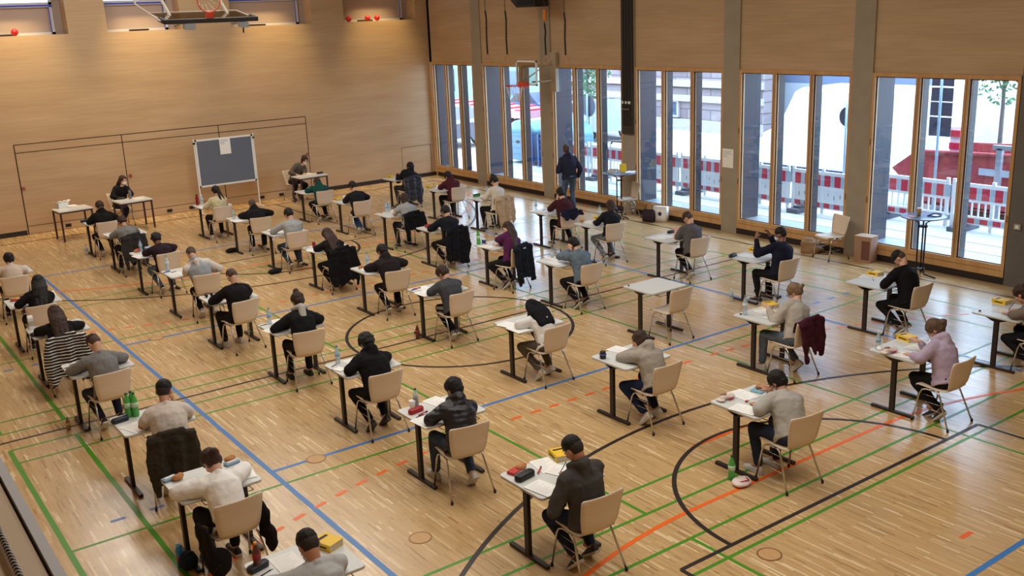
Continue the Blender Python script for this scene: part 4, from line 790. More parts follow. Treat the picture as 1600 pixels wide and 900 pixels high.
# bags, box at the windows
t = empty('carrier_bag', (-.24,-10.40,0), .35); tag(t, 'white shopping bag with purple blot standing under the window', 'bag')
b = MB(); b.rings([[(x*.09,y*.17,0) for x, y in rrect(2,2,.3)],[(x*.10,y*.18,.12) for x, y in rrect(2,2,.3)],[(x*.06,y*.18,.36) for x, y in rrect(2,2,.3)]]); b.build('bag_body', M_white, t, True); MB().ell((-.085,-.02,.18),.012,.05,.07).build('printed_blot', mat('purple_print', (70,30,90), .6), t, True); MB().ell((-.087,-.04,.1),.012,.03,.03).build('printed_dot', mat('pink_print', (210,70,120), .6), t, True)
t = empty('tote_bag', (-.45,-10.22,0), .2); tag(t, 'dark aubergine tote bag leaning by the white shopping bag', 'bag')
b = MB(); b.rings([[(x*.07,y*.14,0) for x, y in rrect(2,2,.3)],[(x*.08,y*.15,.12) for x, y in rrect(2,2,.3)],[(x*.03,y*.14,.30) for x, y in rrect(2,2,.3)]]); b.build('bag_body', mat('aubergine', (44,26,38), .8), t, True); MB().tube([(0,-.09,.29),(.02,-.1,.38),(.05,0,.44),(.02,.1,.38),(0,.09,.29)], .008).build('strap', M_black, t, True)
t = empty('brown_paper_bag', (-.33,-14.75,0), .3); tag(t, 'crumpled brown paper bag on the floor under the fifth bay', 'bag')
b = MB(); b.box(-.13,.13,-.16,.16,0,.24); b.ell((0,.05,.22),.1,.14,.08); b.limb((-.1,-.12,.1),(.1,-.2,.05),.07,.05); f = fuse(b, 'bag_body', mat('kraft_paper', (150,118,84), .8), .015, 2, t, disp=.04, dsize=.12); MB().tube([(.05,-.2,.02),(.02,-.38,.015),(-.1,-.4,.015),(-.12,-.2,.02)], .008).build('strap', M_black, t, True)
t = empty('cardboard_box', (-.20,-15.93,0), .1); tag(t, 'tall light brown cardboard box by the pillar next to the empty chair', 'box')
cb = MB(); cb.box(-.13,.13,-.17,.17,0,.5); cb.build('box_body', mat('cardboard', (164,128,104), .8), t); MB().box(-.135,.135,-.175,.175,.5,.508).build('lid', mat('cardboard_pale', (196,172,150), .8), t); MB().box(-.131,-.13,-.15,.02,.05,.42).build('printed_panel', mat('cardboard_brown', (112,72,56), .8), t)
# ---------------------------------------------------------------- people
SK = {'l': (208,162,136), 'm': (186,134,106), 'd': (130,86,62)}
HC = {'k': (22,18,18), 'b': (58,38,30), 'm': (96,74,56), 'y': (128,104,80), 'g': (84,64,54)}
def skin(t): return mat('skin_'+t, SK[t], .5, spec=.4)
def hairm(t): return mat('hair_'+t, HC[t], .55, bump=.8, bscale=9, stretch=(18,18,2.5), spec=.35, var=.35, vscale=9)
def ik(a, t, l1, l2, pole):
    d = t-a; L = min(d.length, (l1+l2)*.995); dn = d.normalized(); t2 = a+dn*L
    c = (l1*l1+L*L-l2*l2)/(2*l1*L) if L > 1e-4 else 1; c = max(-1, min(1, c)); s = math.sqrt(1-c*c); p = (pole-dn*pole.dot(dn)).normalized()
    return a+(dn*c+p*s)*l1, t2
def hand(m, W, h, pn, mid, curl, sc_=1.0):
    h = h.normalized(); pn = (pn-h*pn.dot(h)).normalized(); s = h.cross(pn).normalized()
    if s.dot(mid) < 0: s = -s                     # s points to the thumb side
    m.ell(W+h*.045*sc_, .040*sc_, .052*sc_, .016*sc_, s, h, pn)
    m.limb(W-h*.02, W+h*.03, .024*sc_, .026*sc_, nrm=pn, flat=.7)
    def bend(v, a): return v*math.cos(a)+pn*math.sin(a)
    for i, (off, L) in enumerate(((.029,.074),(.010,.083),(-.010,.077),(-.028,.060))):
        p = W+h*.082*sc_+s*off*sc_-h*(.008 if i == 3 else 0)*sc_; r = .0088*sc_; c = curl*(1+.1*i)
        d1 = bend(h, c*.6)+s*off*1.2; d1.normalize(); p1 = p+d1*L*.45*sc_; d2 = bend(h, c*1.5).normalized(); p2 = p1+d2*L*.32*sc_; d3 = bend(h, c*2.2).normalized(); p3 = p2+d3*L*.25*sc_
        m.limb(p-h*.02, p1, r*1.1, r, 8); m.limb(p1, p2, r, r*.93, 8); m.limb(p2, p3, r*.93, r*.8, 8)
    b = W+h*.022*sc_+s*.032*sc_; d = (h*.72+s*.62+pn*.3).normalized(); p1 = b+d*.042*sc_; d2 = (h*.95+s*.12+pn*.35).normalized(); m.limb(W+h*.01+s*.015, p1, .013*sc_, .0105*sc_, 8); m.limb(p1, p1+d2*.034*sc_, .0105*sc_, .009*sc_, 8)
def shoe(ankle, d, pitch, parent, mu, ms):
    z0 = V((0,0,1)); d = d.normalized(); f = d*math.cos(pitch)-z0*math.sin(pitch); u = d*math.sin(pitch)+z0*math.cos(pitch); s = d.cross(z0).normalized()
    prof = [(-.062,.024,.060),(-.05,.033,.085),(-.01,.036,.092),(.04,.036,.082),(.09,.043,.066),(.13,.047,.052),(.17,.041,.044),(.20,.026,.034),(.212,.010,.022)]
    O = ankle-u*.088
    m = MB(); rs = []
    for x, w, h in prof:
        r = []
        for k in range(12):
            a = 2*PI*k/12; yy = math.sin(a); zz = .012+(h-.012)*(max(yy,0)**.8) if yy > 0 else .012+.008*yy
            r.append(O+f*x+s*(w*math.cos(a))+u*zz)
        rs.append(r)
    m.rings(rs); up = m.build('shoe', mu, parent, True)
    m = MB(); rs = []
    for x, w, h in prof: rs.append([O+f*x*1.02+s*(w*1.07*cx)+u*zz for cx, zz in ((-1,0),(1,0),(1,.024),(-1,.024))])
    m.rings(rs); m.build('sole', ms, up)
    m = MB()
    for i in range(4): c = O+f*(.055+.02*i)+u*(.079-.009*i); m.tube([c-s*.018, c+s*.018], .0025, 5)
    m.build('laces', ms, up)
TOP_INFL = .018
def person(P):
    """P: dict with seat x,y,a, head target, looks"""
    far = P.get('far', 0); vb = .0115 if far else .0085; vc = .016 if far else .012
    t = empty('person', (P['x'], P['y'], 0), P['a']); tag(t, P['label'], 'person')
    inv = Matrix.Rotation(-P['a'], 3, 'Z'); H = inv@(V(P['head'])-V((P['x'], P['y'], 0)))
    stand = P.get('stand', 0)
    hip = V((0, .0, .90)) if stand else V((0,-.045,.535))
    if stand: hip += V(P.get('hipoff', (0,0,0)))
    X = V((1,0,0)); Z = V((0,0,1)); F = V((0,1,0))
    v = H-hip; L = v.length; vd = v.normalized(); nb = (Z-vd*vd.z); bk = (-F-vd*(-F).dot(vd)).normalized()
    lat = X-vd*X.dot(vd); lat.normalize(); k = L/.66
    tw = P.get('twist', 0); lat = (lat*math.cos(tw)+bk*math.sin(tw)*-1).normalized(); bk = vd.cross(lat)*-1 if vd.cross(lat).dot(bk) < 0 else vd.cross(lat)
    N = hip+vd*L*.755+bk*.04
    sp = [hip, hip+vd*L*.18+bk*.035, hip+vd*L*.38+bk*.065, hip+vd*L*.56+bk*.065, hip+vd*L*.675+bk*.052, N]
    fem = P.get('fem', 0); sw = .148 if fem else .168
    S = {s: hip+vd*L*.63+bk*.018+lat*s*sw for s in (-1,1)}
    # head frame
    ph = math.radians(P.get('pitch', 50)); ya = math.radians(P.get('yaw', 0)); ro = math.radians(P.get('roll', 0))
    F2 = V((-math.sin(ya), math.cos(ya), 0)); hf = F2*math.cos(ph)-Z*math.sin(ph); hu = F2*math.sin(ph)+Z*math.cos(ph); hr = hf.cross(hu).normalized()
    hu, hr = hu*math.cos(ro)+hr*math.sin(ro), hr*math.cos(ro)-hu*math.sin(ro)
    E = lambda m, c, rr, **kw: m.ell(c, rr[0], rr[1], rr[2], hr, hf, hu, **kw)
    body = MB()
    def torso(m, inf, i0=0, bulk=0, extra=0):
        rad = [(.165,.115),(.148,.108),(.155,.112),(.168,.116),(.125,.088),(.066,.060)]; rs = []
        pts = sp[i0:]; 
        for i, c in enumerate(pts):
            rx, ry = rad[i+i0]; rx = (rx+inf+bulk)*(.92 if fem else 1); ry = ry+inf+bulk*.8
            if i+i0 == 5: rx = .07+inf*.5; ry = .065+inf*.5
            rs.append([c+lat*(rx*math.cos(2*PI*j/20))+bk*(ry*math.sin(2*PI*j/20)-.03) for j in range(20)])
        if extra: c = hip-vd*.0+V((0,0,-.055)); rs.insert(0, [c+lat*((.18+inf+bulk)*math.cos(2*PI*j/20))+bk*((.112+inf+bulk)*math.sin(2*PI*j/20)-.0) for j in range(20)])
        m.rings(rs); m.limb(S[-1], S[1], .055+inf+bulk*.5, .055+inf+bulk*.5, 14)
        for s in (-1,1): m.limb(N-vd*.035, S[s]+vd*.012, .052+inf*.6+bulk*.4, .046+inf+bulk*.4, 12)
    torso(body, 0)
    body.limb(N-vd*.04-bk*.02, H-hu*.06-hf*.022, .058, .052, 14)
    E(body, H, (.076,.096,.096)); E(body, H+hf*.03-hu*.06, (.058,.064,.062)); E(body, H+hf*.058-hu*.105, (.026,.028,.022))
    E(body, H+hf*.088-hu*.005, (.05,.016,.02)); body.limb(H+hf*.098-hu*.012, H+hf*.112-hu*.042, .009, .014, 10); 
    for s in (-1,1): E(body, H+hr*s*.077-hu*.022-hf*.008, (.011,.018,.031)); E(body, H+hr*s*.042+hf*.066-hu*.04, (.02,.018,.02))
    # arms
    tz = .757
    arms = P.get('arms', ('w','w'))
    tg = {'w': lambda s: (V((s*.12-.01, .36, tz+.005)), V((s*.6,-.8,-.45)), V((-s*.3,.92,-.05))), 'W': lambda s: (V((s*.10, .34, tz+.005)), V((s*1.0,-.45,-.1)), V((-s*.6,.8,-.05))),
          'r': lambda s: (V((s*.17, .47, tz+.005)), V((s*.8,-.3,-.3)), V((-s*.1,1,-.05))), 'x': lambda s: (V((-s*.03, .38 if s > 0 else .44, tz+.02)), V((s*1,-.1,-.1)), V((-s*1,.25,-.05))),
          'p': lambda s: (V((s*.07, .38, tz+.12)), V((s*.5,-.5,-.8)), V((-s*.25,.9,.35))), 'u': lambda s: (V((s*.16, .36, 1.10)), V((s*.5,.2,-.9)), V((-s*.35,.3,.9))),
          'h': lambda s: (H+hr*s*.105+hf*.035-hu*.075, V((s*.6,.6,-.7)), hu*.95-hf*.2-hr*s*.15), 'c': lambda s: (H+hr*s*.07+hf*.085-hu*.13, V((s*.5,.5,-.8)), hu*.9+hf*.05-hr*s*.2), 
          'l': lambda s: (V((s*.13, .16, .64)), V((s*.9,-.5,-.1)), V((-s*.3,.9,-.15))), 'd': lambda s: (hip+V((s*.26,.05,-.05)), V((s*.5,-.8,0)), V((0,.1,-1))), 'f': lambda s: (hip+V((s*.10,.20,.16)), V((s*.8,-.6,-.3)), V((-s*.7,.6,.2)))}
    A = {}
    for s, md in ((-1, arms[0]), (1, arms[1])):
        T, pole, hd = tg[md](s)
        if s == P.get('reach', 0): T = T+V((0,.05,0))
        el, W = ik(S[s], T, .285*k**.5, .255*k**.5, pole)
        if md in 'wWrx' and el.z < tz+.03 and el.y > .08: el.z = tz+.042
        A[s] = (el, W); pn = V((0,0,-1)) if md in 'wWrxpl' else (-hr*s if md in 'hc' else V((-s,.2,0)))
        body.limb(S[s], el, .048, .040, 12); body.limb(el, W, .040, .026, 12)
        hand(body, W, hd, pn, V((-s,0,0)) if md not in 'hc' else hf, .55 if md in 'pul' else (.35 if md in 'hc' else .42))
        A[(s,'h')] = hd.normalized()
    # legs
    legs = P.get('legs', 'back')
    LG = {'flat': ((-.13,.30,0,0),(.13,.30,0,0)), 'fwd': ((-.12,.48,0,0),(.12,.46,0,0)), 'back': ((-.11,.04,.75,0),(.12,.10,.6,0)), 'cross': ((.05,.10,.5,.3),(-.05,.0,.8,-.3)), 'split': ((-.13,.40,0,0),(.12,.02,.8,0)), 'splitr': ((-.12,.02,.8,0),(.13,.38,0,0)), 'wide': ((-.2,.28,0,.25),(.2,.26,0,-.25)), 'stand': ((-.10,.02,0,.1),(.10,-.03,0,-.1))}[legs]
    K = {}
    legm = []
    for s, (ax_, ay_, pt, tn) in zip((-1,1), LG):
        hj = hip+V((s*.085,0,-.005)); az_ = .088*math.cos(pt)+.13*math.sin(pt)+.004; an = V((ax_, ay_, az_))
        if stand: an.x += hip.x; an.y += hip.y
        kn, an2 = ik(hj, an, .425, .425, V((s*.12, .75 if not stand else 1, .65 if not stand else 0))); 
        if not stand and kn.z > .60: kn.z = .60
        K[s] = (hj, kn, an); td = V((-math.sin(tn)*1, math.cos(tn), 0)); K[(s,'t')] = (td, pt)
        body.limb(hj, kn, .078, .052, 12); body.limb(kn, an, .052, .036, 12); body.limb(an, an-Z*.03+td*.08, .034, .03, 10)
    body.ell(hip+V((0,0,.0)), .155, .125, .095)
    bo = fuse(body, 'body', skin(P.get('skin','l')), vb, 2, t)
    # clothes
    tc = P['top']; kind = P.get('kind', 'cloth'); mt = cloth(tc, kind); bulk = P.get('bulk', .008); inf = TOP_INFL
    c = MB(); torso(c, inf, 0, bulk, 1)
    for s in (-1,1):
        el, W = A[s]; q = .02+bulk*.6
        if P.get('sleeve', 1) == 1:
            pf = P.get('puff', 0); c.limb(S[s], el, .056+q*.7+pf, .047+q*.7+pf, 12); d = (W-el).normalized(); c.limb(el, W-d*.035, .047+q*.7+pf, .033+q*.35+pf*.4, 12)
        else: c.limb(S[s], S[s].lerp(el, .62), .06+q*.6, .056+q*.6, 12)
    if P.get('hood'):
        for s in (-1,1): c.limb(N+bk*.065+vd*.03, N+lat*s*.085+vd*.03-bk*.03, .05+bulk, .032, 12); c.limb(N+bk*.07+vd*.0, N+bk*.075-vd*.11+lat*s*.05, .045+bulk, .035, 12)
    else:
        for s in (-1,1): c.limb(N+bk*.045+vd*.0, N+lat*s*.062-bk*.03-vd*.01, .03, .026, 10)
    if P.get('hoodcol'):
        hm = MB()
        for s in (-1,1): hm.limb(N+bk*.075+vd*.045, N+lat*s*.09+vd*.04-bk*.02, .045, .034, 12); hm.limb(N+bk*.08+vd*.02, N+bk*.105-vd*.13+lat*s*.02, .055, .03, 12); hm.limb(N+lat*s*.09+vd*.04-bk*.02, N+lat*s*.05-bk*.09-vd*.03, .034, .024, 12)
        fuse(hm, 'hood', cloth(P['hoodcol']), vc*.8, 3, t)
    tp = fuse(c, P.get('tname', 'sweater'), mt, vc, 3, t, disp=.022 if kind != 'knit' else .01, dsize=.085)
    if P.get('yoke'):
        y = MB(); y.limb(S[-1]+vd*.005, S[1]+vd*.005, .058+inf+bulk*.5+.004, .058+inf+bulk*.5+.004, 14)
        for s in (-1,1): y.limb(S[s], A[s][0], .08, .07, 12); y.limb(A[s][0], A[s][1].lerp(A[s][0],.15), .07, .05, 12); y.limb(N+bk*.075+vd*.02, N+lat*s*.09, .055, .04, 12); y.limb(N+bk*.08, N+bk*.09-vd*.10, .06, .04)
        fuse(y, 'white_yoke', cloth(P['yoke']), vc, 3, tp)
    # trousers
    c = MB(); c.ell(hip+V((0,.005,-.005)), .172, .132, .105, n=9)
    for s in (-1,1):
        hj, kn, an = K[s]; e = P.get('tbulk', 0); c.limb(hj, kn, .092+e, .066+e, 12); d = (an-kn).normalized(); c.limb(kn, an-d*.03, .066+e, .05+e, 12)
    tr = fuse(c, 'trousers', cloth(P.get('tr', (28,28,32)), P.get('trk', 'cloth')), vc, 3, t, disp=.012, dsize=.07)
    if P.get('stripes'):
        st = MB(); ms_ = M_white
        for s in (-1,1):
            hj, kn, an = K[s]
            for o_ in (-.018, 0, .018):
                o2 = V((s*.084, 0, .045+o_)); o3 = V((s*.066,.0,.02+o_)); st.tube([hj+o2, hj.lerp(kn,.5)+V((s*.084,0,.03+o_)), kn+o3], .004, 5)
        st.build('side_stripes', ms_, tr)
    sh = P.get('shoe', (30,30,32)); so = P.get('sole', (200,198,194))
    for s in (-1,1):
        td, pt = K[(s,'t')]; shoe(K[s][2], td, pt, t, mat('shoe_%d_%d_%d' % tuple(sh), sh, .6), mat('sole_%d_%d_%d' % tuple(so), so, .7))
    # hair
    hs = P.get('hair', 'short'); hm_ = hairm(P.get('hc', 'k')); h = MB(); vh = .011 if far else .008
    if hs == 'buzz': E(h, H-hf*.010+hu*.022, (.081,.096,.086)); E(h, H-hf*.022-hu*.002, (.079,.083,.084))
    elif hs == 'fade': E(h, H-hf*.002+hu*.042, (.084,.100,.082)); sdm = MB(); E(sdm, H-hf*.018+hu*.004, (.0785,.085,.088)); fuse(sdm, 'shaved_sides', mat('stubble_'+P.get('skin','l'), {'l':(80,62,54),'m':(46,35,32),'d':(32,25,23)}[P.get('skin','l')], .8), vh, 1, t)
    elif hs != 'none':
        E(h, H-hf*.018+hu*.022, (.093,.104,.102)); E(h, H-hf*.034-hu*.03, (.084,.082,.07)); [E(h, H-hf*.012+hu*.03+hr*q*.028+hf*w_*.03, (.058,.066,.074)) for q in (-1,1) for w_ in (-1,1)]
        if hs == 'curly':
            rnd = random.Random(P['i'])
            for q in range(26): a = rnd.uniform(0,2*PI); b_ = rnd.uniform(-.3,1.4); E(h, H-hf*.02+hu*.01+(hr*math.cos(a)+hf*math.sin(a)*.9)*.085*math.cos(b_)+hu*.09*math.sin(b_), (.03,.03,.03), seg=8, n=5)
    neck = N+bk*.06
    if hs in ('long','longer'):
        D_ = .20 if hs == 'long' else .36; tail = N-vd*D_*.9+bk*.125
        for q in range(-4,5): m0 = H-hf*.05+hr*q*.017+hu*.0; dq = V((0,0,-.012*((q*7)%3))); h.limb(m0, neck+hr*q*.021+bk*(.045-.002*q*q), .036, .036, 10); h.limb(neck+hr*q*.021+bk*(.045-.002*q*q), tail+hr*q*.020+vd*.004*q*q+dq, .036, .016, 10)
        for s in (-1,1): h.limb(H+hr*s*.07-hf*.0, H+hr*s*.085-hu*.12-hf*.02, .026, .02, 10)
    if hs == 'bob':
        for q in range(-4,5): a = q*.42; dd = hr*math.sin(a)*.078-hf*math.cos(a)*.07; h.limb(H+dd+hu*.02, H+dd*1.12-hu*.11-Z*.015, .028, .02, 10)
    if hs in ('bun','toque'): h.ell(H-hf*.055+hu*.115, .042, .042, .045); h.limb(H-hf*.05+hu*.06, H-hf*.055+hu*.10, .04, .03)
    if hs == 'lowbun': E(h, H-hf*.115-hu*.0, (.042,.034,.034)); E(h, H-hf*.15+hr*.01+hu*.012, (.026,.02,.024))
    if hs in ('pony','tail'): h.limb(H-hf*.08+hu*.0, H-hf*.135-hu*.01, .036, .042, 10); h.limb(H-hf*.135-hu*.01, H-hf*.135-hu*.02-Z*.12, .042, .02, 10)
    if hs == 'ponylong': h.limb(H-hf*.08, H-hf*.12-hu*.04, .035, .035, 10); h.limb(H-hf*.12-hu*.04, N-vd*.22+bk*.12+lat*.03, .035, .02, 10); h.limb(H+hr*.07-hf*.02, N-vd*.08+bk*.08+lat*.13, .025, .012, 10)
    if hs == 'scarf':
        h = MB(); E(h, H-hf*.012+hu*.005, (.098,.108,.112))
        for q in (-2,-1,0,1,2): h.limb(H-hf*.03+hr*q*.035, N+lat*q*.05+bk*.06, .06, .06, 12); h.limb(N+lat*q*.05+bk*.06, N-vd*.19+lat*q*.045+bk*.105, .058, .044, 12)
        for s in (-1,): h.limb(H+hr*s*.05+hf*.03-hu*.05, N+lat*s*.14-bk*.08-vd*.12, .05, .05, 12); h.limb(N+lat*s*.14-bk*.08-vd*.12, N+lat*s*.10-bk*.12-vd*.28, .05, .03, 12)
        fuse(h, 'headscarf', cloth((24,24,27)), vc*.8, 3, t, disp=.012, dsize=.08)
    elif hs != 'none': ho = fuse(h, 'hair', hm_, vh, 4 if 'long' in hs else 2, t, disp=.014, dsize=.035)
    if hs == 'toque' or P.get('clip'): MB().ell(H-hf*.06+hr*.075+hu*.03, .012, .035, .03).build('hair_clip', mat('clip_red', (160,60,40), .4), t, True)
    # face details
    m = MB()
    for s in (-1,1): E(m, H+hr*s*.031+hf*.088-hu*.006, (.012,.01,.009), seg=8, n=5)
    m.mi = 1
    for s in (-1,1): E(m, H+hr*s*.031+hf*.0975-hu*.006, (.0055,.004,.0055), seg=8, n=5)
    for s in (-1,1): m.tube([H+hr*s*.014+hf*.101+hu*.018, H+hr*s*.033+hf*.10+hu*.024, H+hr*s*.05+hf*.088+hu*.016], .0035, 5)
    m.build('eyes', [M_white, hairm(P.get('hc','k')) if hs != 'scarf' else M_black], t, True)
    if P.get('mask'):
        m = MB(); E(m, H+hf*.052-hu*.066, (.058,.068,.052)); mk = m.build('face_mask', mat('mask_white', (236,238,240), .8), t, True)
        m = MB()
        for s in (-1,1): m.tube([H+hr*s*.052+hf*.07-hu*.045, H+hr*s*.082-hu*.0, H+hr*s*.083-hf*.02-hu*.03, H+hr*s*.055+hf*.06-hu*.09], .002, 5)
        m.build('ear_loop', mat('mask_white', (236,238,240), .8), mk)
    else: m = MB(); E(m, H+hf*.092-hu*.073, (.022,.008,.0065), seg=10, n=5); m.build('mouth', mat('lips', (160,92,84), .5), t, True)
    if P.get('glasses'):
        m = MB()
        for s in (-1,1): m.tube([H+hf*.112+hr*s*(.033+.0)+hr*.02*math.cos(a*PI/8)+hu*(.017*math.sin(a*PI/8)-.006) for a in range(17)], .002, 5); m.tube([H+hf*.108+hr*s*.053, H+hr*s*.079+hf*.0+hu*.0], .002, 5)
        m.tube([H+hf*.114+hr*.013, H+hf*.114-hr*.013], .002, 5); m.build('glasses', M_black, t)
    # pen in the writing hand
    if P.get('pen', 1) and arms[1] in 'wWr':
        W = A[1][1]; hd = A[(1,'h')]; a = W+hd*.115+V((0,0,-.012)); b_ = a+V((.03,-.03,.12))
    return t, A
def pen_obj(a, b, lab, col):
    x, y, z = basis(b-a); t = empty('pen', tuple(a)); tag(t, lab, 'pen', 'pens held by the students'); m = MB(); m.tube([V((0,0,0)), (b-a)*.08, b-a], .0045, 6); m.build('barrel', mat('pen_%d' % col[0], col, .4), t); return t
def jacket(k, lab, col, ln=.55, w=.27, kind='cloth', sleeves=(1,1), flare=1.15, matx=None, name='draped_jacket', front=.14, off=0):
    x, y, a = DT['chair'][str(k)]; t = empty(name, (x, y, 0), a); tag(t, lab, 'jacket', 'coats and jackets hung over chair backs')
    m = MB(); path = [(-.165,.83-front-.02),(-.19,.80),(-.225,.848),(-.27,.862),(-.305,.845),(-.325,.78),(-.335,.83-ln*.5),(-.335-.02,.83-ln)]
    rs = []
    for i, (yy, zz) in enumerate(path):
        s_ = max(0, (i-3)/4); ww = w*(1+(flare-1)*s_); top = []; bot = []
        for j in range(13):
            u = -1+2*j/12; f = .028*s_*math.sin(u*7+k)+.014*s_*math.sin(u*15+k*2); dz = -.025*u*u if i in (2,3,4) else (-.05*math.sin(u*3.2+k)-.035*math.sin(u*9+k*3) if i == 7 else (-.02*math.sin(u*3+k) if i == 6 else 0))
            th = .013; top.append(V((u*ww+off*s_, yy+f-(th if i > 3 else -th if i < 2 else 0), zz+dz+(th if 1 < i < 5 else 0)))); bot.append(V((u*ww+off*s_, yy+f+(th if i > 3 else -th if i < 2 else 0)*.6, zz+dz-(th*.6 if 1 < i < 5 else 0))))
        rs.append(top+bot[::-1])
    m.rings(rs)
    for s, on in zip((-1,1), sleeves):
        if on: L_ = min(ln+.05, .60)*on; wb = w*flare; m.limb((s*(w-.035),-.29,.81), (s*(wb+.01)+off*.5,-.325,.82-L_*.55), .05, .046, 12, .7, (0,1,0)); m.limb((s*(wb+.01)+off*.5,-.325,.82-L_*.55), (s*(wb-.03)+off,-.31,.82-L_-.05*((k+s)%3)), .046, .034, 12, .7, (0,1,0))
    m.limb((-.12,-.30,.86), (.12,-.30,.86), .035, .035, 10, .8, (0,1,0))
    fuse(m, 'garment', matx or cloth(col, kind), .011, 3, t, disp=.045, dsize=.11)
    MB().box(-.03,.03,-.35,-.345,.80,.815).build('collar_tag', M_white if k in (30,) else M_black, t); return t
GR = (168,166,162)
